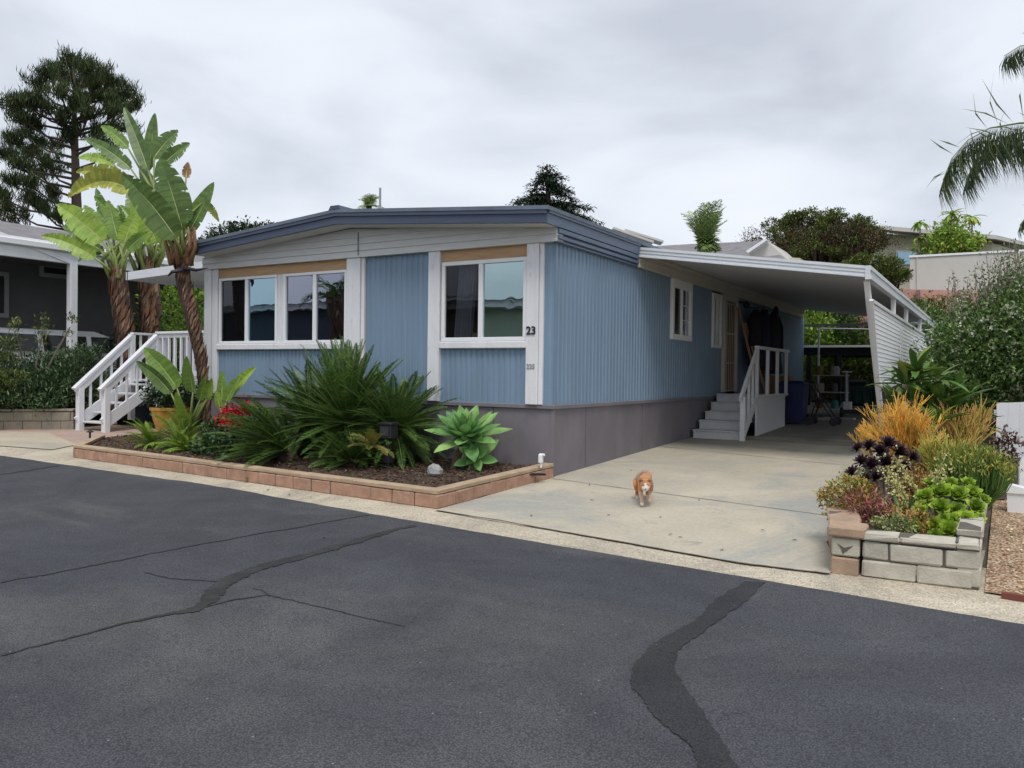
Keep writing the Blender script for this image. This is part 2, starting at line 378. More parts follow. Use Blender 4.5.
# driveway: from the joint by the gutter back under the carport
dj = [G(436, 510.5), G(500, 520), G(560, 531.5), G(648, 547), G(741, 563.5), G(829, 574)]
drive = [(p.x, p.y) for p in dj]+[(3.98, -2.80), (3.76, -2.0), (3.6, .5), (3.55, 17), (-.02, 17), (-.02, -.01)]
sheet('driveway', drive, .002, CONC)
def strip(name, a, b, wd, h, mat):
    a = Vector(a); b = Vector(b); n = 14; t = (b-a).normalized(); sx = Vector((-t.y, t.x, 0)); mb = MB(); L = []; R_ = []
    for i in range(n+1):
        p = a.lerp(b, i/n)+sx*rnd.uniform(-.006, .006); ww = wd*rnd.uniform(.6, 1.3)/2
        L.append((p.x+sx.x*ww, p.y+sx.y*ww, SL*(p.y+sx.y*ww)+h)); R_.append((p.x-sx.x*ww, p.y-sx.y*ww, SL*(p.y-sx.y*ww)+h))
    mb.add(L+R_, [(i, i+1, n+2+i, n+1+i) for i in range(n)])
    o = mb.build(name, mat, kind='structure')
    if o.data.polygons[0].normal.z < 0: o.data.flip_normals()
strip('driveway_joint', G(436, 510.5), G(560, 531.5), .022, .007, JOINT); strip('driveway_joint', G(560, 531.5), G(741, 563.5), .022, .007, JOINT); strip('driveway_joint', G(741, 563.5), G(829, 574), .022, .007, JOINT)
strip('driveway_joint', G(553, 479), G(828, 516), .016, .007, JOINT)
strip('driveway_joint', G(662, 447), G(850, 466), .016, .007, JOINT)
# mended cracks in the asphalt
def band(name, Lp, Rp, h, mat, rough=1.2, sub=9, follow=False):
    def dens(P):
        out = []
        for i in range(len(P)-1):
            for k in range(sub):
                t = k/sub; j = rough*(0 if (i == 0 and k == 0) else 1)
                out.append((P[i][0]+(P[i+1][0]-P[i][0])*t+rnd.uniform(-j, j), P[i][1]+(P[i+1][1]-P[i][1])*t+rnd.uniform(-j, j)*.5))
        return out+[P[-1]]
    A = dens(Lp); B = dens(Rp); n = len(A); mb = MB(); wob = [0, 0]
    if follow:      # a wandering crack: both edges drift together and the width comes and goes
        C_ = []
        for i, (p, q) in enumerate(zip(A, B)):
            wob = [wob[0]*.75+rnd.uniform(-1, 1)*.8, wob[1]*.75+rnd.uniform(-1, 1)*.4]; m_ = ((p[0]+q[0])/2+wob[0], (p[1]+q[1])/2+wob[1]); k = rnd.uniform(.65, 1.2)/2
            C_.append(((m_[0]+(p[0]-q[0])*k, m_[1]+(p[1]-q[1])*k), (m_[0]-(p[0]-q[0])*k, m_[1]-(p[1]-q[1])*k)))
        A = [c_[0] for c_ in C_]; B = [c_[1] for c_ in C_]
    A = [G(*p, h) for p in A]; B = [G(*p, h) for p in B]
    mb.add(A+B, [(i, i+1, n+i+1, n+i) for i in range(n-1)]); o = mb.build(name, mat, kind='structure')
    if sum(p.normal.z for p in o.data.polygons) < 0: o.data.flip_normals()
band('crack_seal', [(745, 581), (714, 600), (696, 620), (655, 641), (635, 662), (630, 684), (655, 716), (692, 747), (706, 790)],
     [(766, 582), (744, 602), (712, 625), (678, 650), (673, 668), (692, 697), (719, 734), (738, 768), (744, 790)], .005, street_mat('crack_sealant_rough', .50), 1.6, 14)
cl_ = [(415, 525, 1.6), (385, 532, 3), (360, 540, 4), (300, 557, 4.6), (260, 567, 5.5), (240, 575, 6.5), (222, 584, 7.5), (210, 598, 9.5), (196, 609, 5), (170, 614, 2.2), (150, 617, 1.8), (110, 626, 1.4), (70, 637, 1.1), (0, 655, .9)]
def line_band(pts, h=.005, mat=CRACK, rough=.5, sub=6):
    L = []; R_ = []
    for i, (x, y, ww) in enumerate(pts):
        a = pts[max(i-1, 0)]; b = pts[min(i+1, len(pts)-1)]; dx, dy = b[0]-a[0], (b[1]-a[1])*2.5; l = math.hypot(dx, dy) or 1
        L.append((x-dy/l*ww, y+dx/l*ww*.55)); R_.append((x+dy/l*ww, y-dx/l*ww*.55))
    band('crack_seal', L, R_, h, mat, rough, sub, True)
line_band(cl_, sub=10)
FINE = paint('fine_crack', (.026, .026, .028, 1), .95, .3, 8, bmp=0)
for pts in ([(0, 582, .7), (70, 570, .7), (170, 550, .6), (260, 533, .6), (370, 515, .5)], [(203, 607, .6), (240, 599, .8), (267, 595, .7), (300, 602, .6), (350, 614, .6), (405, 627, .5)],
            [(145, 572, .6), (170, 579, .6), (225, 581, .6)], [(252, 588, .5), (262, 590, .5), (270, 596, .5)], [(0, 432+42, .5), (60, 466, .5)]):
    line_band(pts, .0045, FINE, .1, 14)

# neighbour's pavers on the left, and the walk
sheet('path', [tuple(G(0, 446)[:2]), (-9.3, -1.1), (-9.7, 1.6), (-12.6, 1.9), (-16.5, -.9), (-16, -1.9)], .0, PAVER)
sheet('walk', [(-8.9, -1.55), (-9.25, -.9), (-11.9, .05), (-17, -1.0), (-17, -2.4)], .005, conc('walk_concrete', (.42, .36, .27, 1), (.50, .43, .33, 1), (.37, .33, .27, 1)))
# gravel strip on the right
def gravel_mat():
    m, nt, b, o = newmat('pea_gravel')
    g = nt.nodes.new('ShaderNodeNewGeometry')
    n = N(nt, 'ShaderNodeTexVoronoi'); n.inputs['Scale'].default_value = 42; nt.links.new(g.outputs['Position'], n.inputs['Vector'])
    c = ramp(nt, n.outputs['Color'], [(.1, (.26, .15, .08, 1)), (.35, (.50, .33, .20, 1)), (.6, (.62, .45, .30, 1)), (.9, (.72, .62, .48, 1))])
    c = mix(nt, 1.0, c, ramp(nt, n.outputs['Distance'], [(.3, (1, 1, 1, 1)), (.75, (.35, .3, .27, 1))]), 'MULTIPLY')
    nt.links.new(c, b.inputs['Base Color']); b.inputs['Roughness'].default_value = .9
    inv = ramp(nt, n.outputs['Distance'], [(0, (1, 1, 1, 1)), (.8, (0, 0, 0, 1))]); bump(nt, b, inv, .9, .02); return m
GRAV = gravel_mat()
sheet('gravel_bed', [(4.96, -3.0), (5.0, 4.8), (14, 4.8), (14, -4.0)], .006, GRAV)
mb = MB()
gp = [(5.06+RG.random()*3.2, -3.0+7.0*RG.random()**1.3) for _ in range(2600)]
for x, y in gp:
    r = RG.uniform(.009, .02); o = Vector((x, y, gz(y)+.006+r*.4)); a = RG.uniform(0, 6.28); q = [o+Vector((math.cos(a+t)*r*RG.uniform(.7, 1.3), math.sin(a+t)*r*RG.uniform(.7, 1.3), 0)) for t in (0, 1.57, 3.14, 4.71)]
    mb.add(q+[o+Vector((0, 0, r*.7)), o-Vector((0, 0, r))], [(0, 1, 4), (1, 2, 4), (2, 3, 4), (3, 0, 4), (1, 0, 5), (2, 1, 5), (3, 2, 5), (0, 3, 5)])
PEB = leafmat('loose_pebbles', [(.30, .18, .10, 1), (.52, .36, .22, 1), (.66, .52, .37, 1), (.44, .28, .17, 1), (.74, .66, .54, 1)], .8, 0)
mb.build('pebbles', PEB, kind='stuff')
mb = MB(); mb.beam((5.06, -3.06, gz(-3)+.0), (9.5, -3.62, gz(-3.6)+.0), .035, .07); mb.build('red_edging_strip', paint('red_edging', (.16, .05, .035, 1), .8), **T('low dark red edging strip along the front of the gravel', 'edging'))

# ================================================================== THE BLUE MOBILE HOME
HM = thing('mobile_home', 'pale blue ribbed single-storey home numbered 23 with slate blue roof edge', 'house', (-3.5, 8, 0))
XL, XR, YB = -6.90, 0.0, 15.7
def ribs(p0, p1, z0, z1, pitch=.1, depth=.012, normal=(0, -1, 0), zf=None, group=None):
    """vertical ribbed metal siding from p0 to p1 (xy); zf gives the top per position"""
    mb = MB(); p0 = Vector((*p0, 0)); p1 = Vector((*p1, 0)); L = (p1-p0).length; t = (p1-p0)/L; nn = Vector(normal)
    prof = []; k = 0; x = 0.0
    while x < L-1e-4:
        wide = (k % 4 == 3) if group else False
        for a, d in ((0, 0), (.52, 0), (.64, -1), (.86, -1), (.98, 0)):
            q = x+a*pitch
            if q <= L: prof.append((q, d*depth))
        x += pitch; k += 1
    prof.append((L, 0)); vs = []
    for q, d in prof:
        p = p0+t*q+nn*d; zt = zf(q) if zf else z1
        vs += [(p.x, p.y, z0), (p.x, p.y, zt)]
    mb.add(vs, [(2*i, 2*i+2, 2*i+3, 2*i+1) for i in range(len(prof)-1)]); return mb
ZT = 3.09
ZSK = .95
# front panels
ribs((-6.57, 0), (-3.6, 0), ZSK, 1.70, .085).build('siding_panel', BLUE, HM)
ribs((-3.24, 0), (-2.04, 0), ZSK, ZT, .10).build('siding_panel', BLUE, HM)
ribs((-1.84, 0), (-.41, 0), ZSK, 1.70, .09).build('siding_panel', BLUE, HM)
ribs((-.17, 0), (0, 0), ZSK, ZT, .17).build('corner_siding', BLUE, HM)
# side wall in pieces round the openings (x = 0)
WIN1 = (4.33, 5.40, 2.0, 3.08); WIN2 = (6.72, 7.30, 1.93, 3.04); DOOR = (7.42, 8.45, 1.02, 3.08)
def side(y0, y1, z0, z1): ribs((0, y0), (0, y1), z0, z1, .118, .020, (1, 0, 0)).build('siding_panel', BLUE, HM)
side(0, 4.38, ZSK, 3.10); side(4.38, 5.35, ZSK, 2.05); side(5.35, 6.77, ZSK, 3.10); side(6.77, 7.25, ZSK, 1.98); side(7.25, 7.45, ZSK, 3.1); side(8.42, 15.7, ZSK, 3.1)
mb = MB(); mb.box(XL, -.02, YB-.05, YB, .3, 3.1); mb.box(XL, XL+.03, .02, YB-.05, .3, 3.1); mb.build('rear_wall', BLUE, HM)
mb = MB(); mb.box(XL+.1, -.08, .12, YB-.2, .93, .95); mb.box(XL+.1, -.10, 3.6, 3.65, .95, 3.02); mb.box(XL+.1, -.10, .12, YB-.2, 3.02, 3.05); mb.box(-3.46, -3.44, .13, 3.6, .95, 3.05); mb.build('interior', DARK, HM)
# white posts
for x0, x1 in ((-6.89, -6.72), (-3.60, -3.33), (-2.04, -1.84), (-.41, -.23)):
    mb = MB(); mb.bev(x0, x1, -.06, .03, ZSK, ZT, .006); mb.build('pilaster', WHITE2, HM)
for x0, x1 in ((-.225, -.165), (-3.32, -3.26), (-6.71, -6.57)):
    mb = MB(); mb.bev(x0, x1, -.035, .03, ZSK, ZT, .004); mb.build('pilaster_edge', WHITE2, HM)
# gable boards: horizontal laps under the roof
ZC, ZE = 3.53, 3.29
def ztop(x):
    return ZC - abs(x+3.5)*(ZC-ZE)/3.5
mb = MB(); z = ZT; k = 0
while z < ZC-.01:
    zt = z+.10; xa = XL-.02; xb = .05
    if ztop(xa) < z: dx = 3.5*(ZC-z)/(ZC-ZE); xa, xb = -3.5-dx, -3.5+dx
    q = [(xa, z), (xb, z)]
    n = 9
    top = [(xb+(xa-xb)*i/n, min(zt, ztop(xb+(xa-xb)*i/n))) for i in range(n+1)]
    q2 = [(x, max(zz, z+.001)) for x, zz in top]
    lo, hi = -.085, -.068
    v = [(x, lo if abs(zz-z) < .002 else lo+(hi-lo)*min(1, (zz-z)/.10), zz) for x, zz in q]+[(x, lo+(hi-lo)*min(1, (zz-z)/.10), zz) for x, zz in q2]
    mb.poly(v)
    mb.add([(xa, lo, z), (xb, lo, z), (xb, 0.02, z), (xa, 0.02, z)], [(0, 1, 2, 3)])
    mb.add([(xb, lo, z), (xb, .10, z), (xb, .10, min(zt, ztop(xb)+.02)), (xb, lo, min(zt, ztop(xb)+.02))], [(0, 1, 2, 3)])
    z = zt; k += 1
mb.build('gable_boards', GREYW, HM)
mb = MB(); mb.box(-3.345, -3.337, -.094, -.086, 3.12, 3.46); mb.build('board_seam', BLACK, HM)
# roof: two shallow slopes with a stepped fascia all round
YF = -.42
def roofz(x): return 3.765-abs(x+3.5)*.078
def slab(x0, x1, dz0, dz1, y0, y1, mbx):
    v = []
    for y in (y0, y1):
        for x, dz in ((x0, dz0), (x1, dz0), (x1, dz1), (x0, dz1)): v.append((x, y, roofz(x)+dz))
    mbx.add(v, [(0, 1, 2, 3), (7, 6, 5, 4), (0, 4, 5, 1), (1, 5, 6, 2), (2, 6, 7, 3), (3, 7, 4, 0)])
mb = MB(); slab(-3.5, .11, -.05, .0, YF-.02, YB+.1, mb); slab(-6.78, -3.5, -.05, .0, YF-.02, YB+.1, mb); mb.build('roof', ROOFM, HM)
mb = MB()
for x0, x1 in ((-3.5, .08), (-6.74, -3.5)):
    slab(x0, x1, -.10, -.052, YF-.01, YF+.03, mb); slab(x0, x1, -.190, -.10, YF+.012, YF+.04, mb); slab(x0, x1, -.215, -.190, YF, YF+.04, mb)
mb.build('front_fascia', BLUED, HM)
mb = MB()
for x0, x1 in ((-3.5, .05), (-6.72, -3.5)): slab(x0, x1, -.222, -.205, YF+.04, -.07, mb)
mb.build('soffit', GREYW, HM)
mb = MB(); zc = 3.61
mb.box(.06, .10, YF+.045, 2.66, 3.40, 3.435); mb.box(.045, .08, YF+.041, 2.66, 3.27, 3.40); 
mb.build('side_fascia', BLUEM, HM)
mb = MB()
prof = [(.045, 3.272), (.078, 3.255), (.078, 3.20), (.042, 3.19), (.042, 3.18), (.075, 3.165), (.075, 3.125), (.042, 3.115), (.042, 3.108), (.06, 3.10), (.06, 3.082), (.0, 3.078)]
v = [(x, y, zz) for y in (-.06, 2.66) for x, zz in prof]; n = len(prof)
mb.add(v, [(i, i+1, n+i+1, n+i) for i in range(n-1)]); mb.add([(x, -.06, zz) for x, zz in prof]+[(0, -.06, 3.272)], [tuple(range(n+1))]); mb.build('side_eave_band', BLUEM, HM)
mb = MB(); mb.box(XL-.06, XL, .0, YB, 3.1, 3.40); mb.build('far_eave_band', BLUED, HM)
mb = MB(); mb.prism([(-3.62, YF-.02, roofz(-3.62)), (-3.38, YF-.02, roofz(-3.38)), (-3.42, YF-.02, 3.82), (-3.58, YF-.02, 3.82)], (0, 12, 0)); mb.build('ridge_cap', BLUED, HM)
p = D(380, 209, 16.2); mb = MB(); mb.tube([p-Vector((0, 0, .12)), p+Vector((0, 0, .42))], .022, 8); mb.lathe(p-Vector((0, 0, .1)), [(.09, 0), (.03, .12)], 10); mb.build('vent_pipe', paint('galvanised', (.3, .31, .33, 1), .5), HM)
# skirting
mb = MB(); xs_ = [XL, -5.7, -4.5, -3.3, -2.1, -.95, -.045]
for a, b in zip(xs_, xs_[1:]): mb.box(a+.006, b-.006, .012, .03, -.08, ZSK-.03)
ys_ = [.045, .99, 2.05, 3.12, 4.2, 5.3, 6.4, 7.6, 8.8, 10, 11.2, 12.4, 13.6, 15.6]
for k, (a, b) in enumerate(zip(ys_, ys_[1:])): mb.box(-.03, -.012+.004*(k % 2), a+.008, b-.008, -.06, ZSK-.03)
mb.box(-.045, .0, .0, .045, -.08, ZSK-.03); mb.build('skirting_panels', SKIRT, HM)
mb = MB(); mb.bev(XL, .012, -.022, .02, ZSK-.055, ZSK, .006); mb.bev(-.02, .022, .02, 15.6, ZSK-.055, ZSK, .006); mb.build('skirting_rail', SKIRT, HM)
mb = MB(); mb.box(XL, -.06, .04, .06, -.1, ZSK); mb.box(-.07, -.04, .06, 15.6, -.1, ZSK); mb.build('skirting_backing', BLACK, HM)
# tan boards above the front windows
for x0, x1 in ((-6.56, -3.61), (-1.83, -.42)):
    mb = MB(); mb.box(x0, x1, -.012, .02, 2.93, ZT); mb.build('plywood_valance', TAN, HM)
# windows
def glass_mat(name, tint, fac, rough=.0):
    m, nt, b, o = newmat(name); nt.nodes.remove(b)
    g = nt.nodes.new('ShaderNodeBsdfGlossy'); g.inputs['Color'].default_value = tint; g.inputs['Roughness'].default_value = rough
    t = nt.nodes.new('ShaderNodeBsdfTransparent'); t.inputs[0].default_value = (.55, .6, .62, 1)
    lw = nt.nodes.new('ShaderNodeFresnel'); lw.inputs[0].default_value = 1.5
    ma = N(nt, 'ShaderNodeMath'); ma.operation = 'ADD'; ma.use_clamp = True; nt.links.new(lw.outputs[0], ma.inputs[0]); ma.inputs[1].default_value = fac
    mx = nt.nodes.new('ShaderNodeMixShader'); nt.links.new(ma.outputs[0], mx.inputs[0]); nt.links.new(t.outputs[0], mx.inputs[1]); nt.links.new(g.outputs[0], mx.inputs[2])
    gn = nt.nodes.new('ShaderNodeBump'); gn.inputs['Strength'].default_value = .05; gn.inputs['Distance'].default_value = .02
    nt.links.new(noise(nt, 2.2, 2), gn.inputs['Height']); nt.links.new(gn.outputs[0], g.inputs['Normal'])
    nt.links.new(mx.outputs[0], o.inputs[0]); return m
GLB = glass_mat('reflective_glass', (.55, .78, .9, 1), .42)
GLG = glass_mat('reflective_glass_green', (.66, .86, .88, 1), .5)
GLD = glass_mat('clear_glass', (.9, .92, 1, 1), .0, .02)
GLM = glass_mat('grey_glass', (.75, .8, .95, 1), .3)
SCREEN = paint('insect_screen', (.05, .045, .045, 1), .9, .1, 6, bmp=0)
def fwin(x0, x1, z0, z1, split, left, right, fr=.05, lscreen=False):
    mb = MB(); y0, y1 = -.035, .03
    mb.bev(x0, x1, y0, y1, z0, z0+fr, .005); mb.bev(x0, x1, y0, y1, z1-fr, z1, .005)
    mb.bev(x0, x0+fr, y0, y1, z0+fr, z1-fr, .005); mb.bev(x1-fr, x1, y0, y1, z0+fr, z1-fr, .005); mb.bev(split-.035, split+.035, y0+.004, y1, z0+fr, z1-fr, .005)
    w_ = mb.build('window_frame', VINYL, HM)
    for a, b, gm in ((x0+fr, split-.035, left), (split+.035, x1-fr, right)):
        g = MB(); g.poly([(a, 0, z0+fr), (b, 0, z0+fr), (b, 0, z1-fr), (a, 0, z1-fr)]); g.build('pane', gm, w_)
    return w_
fwin(-6.54, -5.13, 1.80, 2.925, -5.86, GLD, GLB, .045)
fwin(-4.98, -3.62, 1.80, 2.925, -4.30, GLM, GLM, .045)
fwin(-1.82, -.42, 1.80, 2.925, -1.16, GLD, GLG, .055)
mb = MB(); mb.box(-5.125, -4.985, -.02, .03, 1.80, 2.925); mb.build('window_mullion', WHITE2, HM)
for x0, x1 in ((-6.58, -3.6), (-1.84, -.41)):
    mb = MB(); mb.bev(x0, x1, -.06, .03, 1.70, 1.795, .01); mb.build('window_sill', WHITE2, HM)
# curtain and box seen through the right-hand window
mb = MB(); n = 26; v = []
for i in range(n+1):
    x = -1.76+.30*i/n; y = .16+.035*math.sin(i*1.5); v += [(x, y, 1.5), (x+.12, y, 3.0)]
mb.add(v, [(2*i, 2*i+2, 2*i+3, 2*i+1) for i in range(n)]); mb.build('curtain', CURT, HM, smooth=True)
mb = MB(); mb.bev(-1.5, -1.22, .18, .32, 1.70, 1.93, .01); mb.build('window_box', TAN, HM)
mb = MB(); mb.box(-6.5, -5.9, .06, .065, 1.8, 2.95); mb.build('insect_screen', SCREEN, HM)
# side windows
def swin(y0, y1, z0, z1, fr, bars=True):
    mb = MB(); xa, xb = -.02, .045
    mb.bev(xa, xb, y0, y1, z0, z0+fr, .006); mb.bev(xa, xb, y0, y1, z1-fr*1.5, z1, .006); mb.bev(xa, xb, y0, y0+fr, z0+fr, z1-fr*1.5, .006); mb.bev(xa, xb, y1-fr, y1, z0+fr, z1-fr*1.5, .006)
    ym = (y0+y1)/2; mb.bev(xa, xb-.01, ym-.03, ym+.03, z0+fr, z1-fr*1.5, .004)
    fr_ = mb.build('window_frame', VINYL, HM)
    g = MB(); g.poly([(0, y0+fr, z0+fr), (0, ym-.03, z0+fr), (0, ym-.03, z1-fr), (0, y0+fr, z1-fr)]); g.build('pane', GLD, fr_)
    g = MB(); g.poly([(0, ym+.03, z0+fr), (0, y1-fr, z0+fr), (0, y1-fr, z1-fr), (0, ym+.03, z1-fr)]); g.build('pane', GLM, fr_)
    if bars:
        b = MB()
        for zz in (z0+fr+.27, z0+fr+.54): b.box(.004, .012, ym+.03, y1-fr, zz-.008, zz+.008)
        yy = (ym+y1)/2; b.box(.004, .012, yy-.006, yy+.006, z0+fr, z1-fr); b.build('glazing_bar', VINYL, fr_)
swin(*WIN1, .10); swin(*WIN2, .07)
# security door with bars, tan curtain behind
DR = MB(); y0, y1, z0, z1 = DOOR
DR.bev(-.03, .06, y0, y0+.16, z0, z1, .006); DR.bev(-.03, .06, y1-.09, y1, z0, z1, .006); DR.bev(-.03, .06, y0+.16, y1-.09, z1-.12, z1, .006)
dr = DR.build('door_frame', BEIGE, HM)
mb = MB(); mb.box(-.02, -.005, y0+.16, y1-.09, z0, z1-.12); mb.build('door_panel', paint('russet_door', (.20, .095, .055, 1), .7, .25, 3), dr)
mb = MB()
for k in range(6):
    yy = y0+.22+k*(y1-y0-.36)/5; mb.box(.012, .022, yy-.006, yy+.006, z0+.02, z1-.14)
for zz in (z0+.03, z0+.62, z0+1.25, z1-.17): mb.box(.009, .03, y0+.16, y1-.09, zz-.015, zz+.015)
mb.build('security_bars', BEIGE, dr)
mb = MB(); mb.lathe((.2, 8.55, 2.93), [(.001, -.07), (.05, -.06), (.075, 0), (.05, .07), (.001, .09)], 14); mb.beam((0, 8.55, 3.0), (.2, 8.55, 2.98), .04, .04); mb.build('porch_light', BLACK, HM, smooth=True)
mb = MB(); mb.lathe((.22, 11.2, 2.98), [(.001, -.09), (.06, -.08), (.07, .04), (.03, .12), (.001, .13)], 12); mb.build('porch_light', BLACK, HM, smooth=True)
# house number
def text(txt, size, loc, rot, mat, name, parent, ext=.006):
    cu = bpy.data.curves.new(name, 'FONT'); cu.body = txt; cu.size = size; cu.extrude = ext; cu.align_x = 'CENTER'; cu.offset = size*.018
    to = bpy.data.objects.new('tmp', cu); COL.objects.link(to); bpy.context.view_layer.update()
    me = bpy.data.meshes.new_from_object(to); bpy.data.objects.remove(to); me.materials.clear(); me.materials.append(mat)
    o = bpy.data.objects.new(name, me); COL.objects.link(o); o.parent = parent; o.location = Vector(loc)-Vector(parent['_b']); o.rotation_euler = rot; ALL.append(o); return o
text('23', .15, (-.325, -.068, F(533, 334.5).z), (math.pi/2, 0, 0), BLACK, 'house_number', HM)
text('225', .085, (-.325, -.066, F(533, 368.5).z), (math.pi/2, 0, 0), paint('faded_metal', (.32, .31, .32, 1), .5), 'space_number', HM, .003)
# ================================================================== CARPORT
YC0, YC1, XC = 2.66, 15.4, 3.42
CP = thing('carport', 'open carport with white pan roof and slatted side screen beside the blue home', 'carport', (1.8, 8, .27))
def czt(x): return 3.39-.145*x
mb = MB(); n = 15   # roof pans run out from the house, folded
for k in range(42):
    y0 = YC0+.03+k*(YC1-YC0-.06)/42; y1 = YC0+.03+(k+1)*(YC1-YC0-.06)/42-.004
    v = []
    for x in (.05, XC-.03):
        z = czt(x)
        v += [(x, y0, z-.05), (x, y1, z-.05), (x, y1, z-.004), (x, y1-.03, z), (x, y0+.03, z-.035), (x, y0, z-.035)]
    mb.add(v, [(0, 6, 7, 1), (1, 7, 8, 2), (2, 8, 9, 3), (3, 9, 10, 4), (4, 10, 11, 5), (5, 11, 6, 0), (0, 1, 2, 3, 4, 5), (11, 10, 9, 8, 7, 6)])
mb.build('roof_pans', PANS, CP)
mb = MB()
for dz0, dz1, dy in ((-.145, -.12, -.0), (-.12, -.08, .014), (-.08, -.055, .004), (-.055, -.03, .016), (-.03, .012, .0)):
    v = [(x, y, czt(x)+dz) for y in (YC0+.012+dy, YC0+.04) for x, dz in ((-.02, dz0), (XC+.03, dz0), (XC+.03, dz1), (-.02, dz1))]
    mb.add(v, [(0, 1, 2, 3), (7, 6, 5, 4), (0, 4, 5, 1), (1, 5, 6, 2), (2, 6, 7, 3), (3, 7, 4, 0)])
mb.build('front_fascia', ALU, CP)
mb = MB(); ze = czt(XC)
for z0, z1, dx in ((-.175, -.13, .06), (-.13, -.05, .045), (-.05, -.02, .06), (-.02, .012, .05)): mb.box(XC-.02, XC+dx, YC0+.001, YC1, ze+z0+.0, ze+z1)
mb.build('gutter_beam', ALU, CP)
mb = MB(); mb.box(.05, XC, YC1, YC1+.03, 2.83, 2.90); mb.build('rear_beam', ALU, CP)
for yy, dz in ((5.0, 0), (9.0, 0)):
    pass
mb = MB()    # stepped white trim where the pans meet the home's wall
for z0, z1, dx in ((3.08, 3.11, .06), (3.11, 3.19, .05), (3.19, 3.205, .075), (3.205, 3.27, .06), (3.27, 3.30, .09), (3.30, 3.345, .075)): mb.box(.018, dx+.02, YC0+.035, YC1-.2, z0, z1)
mb.build('wall_trim', BEIGE, CP)
POSTW = VINYL
mb = MB(); mb.beam((XC-.02, 2.82, ze-.17), (XC+.02, 4.95, gz(5)+.0), .075, .075); mb.build('leaning_post', POSTW, CP, label='front carport post leaning back towards the garden')
for yy in (5.93, 8.1, 11.2, 15.2):
    mb = MB(); mb.beam((XC, yy, ze-.17), (XC, yy, gz(yy)), .075, .075, up=(0, 1, 0)); mb.build('post', POSTW, CP)
XS = XC+.045; sA = S(871.5, 303, XS); sB = S(878.5, 383, XS); sC = S(926, 338, XS)
zr0, zr1 = min(sC.z, 2.45), 1.20; YR = 15.2
mb = MB(); nS = 17     # slatted screen between the posts, front edge parallel to the leaning post
for k in range(nS):
    v = []
    for qq in (k/nS, (k+.955)/nS):
        v.append((Vector((XS, sA.y+(sB.y-sA.y)*qq, sA.z+(sB.z-sA.z)*qq)), Vector((XS, YR, zr0+(zr1-zr0)*qq))))
    a, b = v[0]; d_, c_ = v[1]; off = Vector((-.018, 0, 0)); t_ = Vector((.006, 0, 0)); q4 = [a, b, c_+t_, d_+t_]; v2 = [p+off*.7 for p in q4]
    mb.add(q4+v2, [(0, 1, 2, 3), (7, 6, 5, 4), (0, 4, 5, 1), (3, 2, 6, 7), (0, 3, 7, 4), (1, 5, 6, 2)])
mb.build('screen_slats', paint('screen_white', (.86, .87, .89, 1), .4, .03, 3, bmp=0), CP)
mb = MB(); X2 = XS+.035
for y0 in (6.3, 6.62, 8.8, 9.1, 11.2, 11.5): mb.beam((X2, y0+.3, 1.25), (X2, y0, sA.z-.06-(y0-sA.y)*.03), .035, .012, up=(1, 0, 0))
mb.beam((XS, sA.y-.02, sA.z+.03), (XS, YR, zr0+.03), .05, .05); mb.beam((XS, sB.y-.02, sB.z-.03), (XS, YR, zr1-.03), .05, .06)
mb.beam((XS, sA.y-.03, sA.z+.04), (XS, sB.y-.03, sB.z-.04), .05, .04); mb.build('screen_frame', VINYL, CP)

# ================================================================== STEPS UNDER THE CARPORT
ST = thing('porch_steps', 'white painted wooden steps with sloping handrail up to the side door', 'steps', (.5, 6.4, gz(6.4)))
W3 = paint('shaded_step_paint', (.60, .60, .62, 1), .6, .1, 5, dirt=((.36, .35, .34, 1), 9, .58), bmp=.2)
yst = [5.50, 5.86, 6.22, 6.58, 6.94, 7.30]; zst = [gz(5.5)-.02, .345, .51, .67, .84, 1.0]
for k in range(5):
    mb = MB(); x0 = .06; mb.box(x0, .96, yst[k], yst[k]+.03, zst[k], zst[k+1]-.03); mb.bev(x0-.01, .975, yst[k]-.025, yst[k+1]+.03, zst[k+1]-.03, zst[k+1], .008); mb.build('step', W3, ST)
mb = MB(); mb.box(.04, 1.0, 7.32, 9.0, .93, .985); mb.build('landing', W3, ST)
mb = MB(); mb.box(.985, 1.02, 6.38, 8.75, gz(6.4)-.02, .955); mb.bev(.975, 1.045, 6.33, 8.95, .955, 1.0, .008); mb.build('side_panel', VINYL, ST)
mb = MB(); mb.beam((1.0, 5.28, .93), (1.0, 6.42, 1.90), .05, .11); mb.beam((1.0, 6.36, 1.92), (1.0, 9.02, 1.92), .08, .06); mb.build('handrail', WHITE, ST)
mb = MB(); mb.beam((1.0, 5.45, gz(5.4)), (1.0, 5.45, .98), .09, .09, up=(0, 1, 0)); mb.build('newel_post', WHITE, ST)
for yy in (5.85, 6.12):
    mb = MB(); z1 = .93+(yy-5.28)*.85; mb.beam((1.0, yy, .42+(yy-5.5)*.4), (1.0, yy, z1), .045, .045, up=(0, 1, 0)); mb.build('baluster', WHITE, ST)
for yy in (6.42, 7.24, 8.06, 8.9):
    mb = MB(); mb.beam((1.0, yy, 1.0), (1.0, yy, 1.9), .06, .07, up=(0, 1, 0)); mb.build('post', WHITE, ST)
mb = MB(); mb.beam((1.01, 5.5, .3), (1.01, 6.4, .95), .03, .17); mb.build('stringer', WHITE, ST)
for k, (a, b) in enumerate((((.42, 8.9, 1.0), (.10, 8.3, 2.85)), ((.55, 9.0, 1.0), (.12, 8.75, 2.55)))):
    mb = MB(); mb.beam(a, b, .02, .065); mb.build('wooden_board', WOOD, **T(['long bare timber board leaning on the wall beside the side door', 'shorter bare timber board leaning behind the longer one by the door'][k], 'board', 'boards leaning beside the side door'))

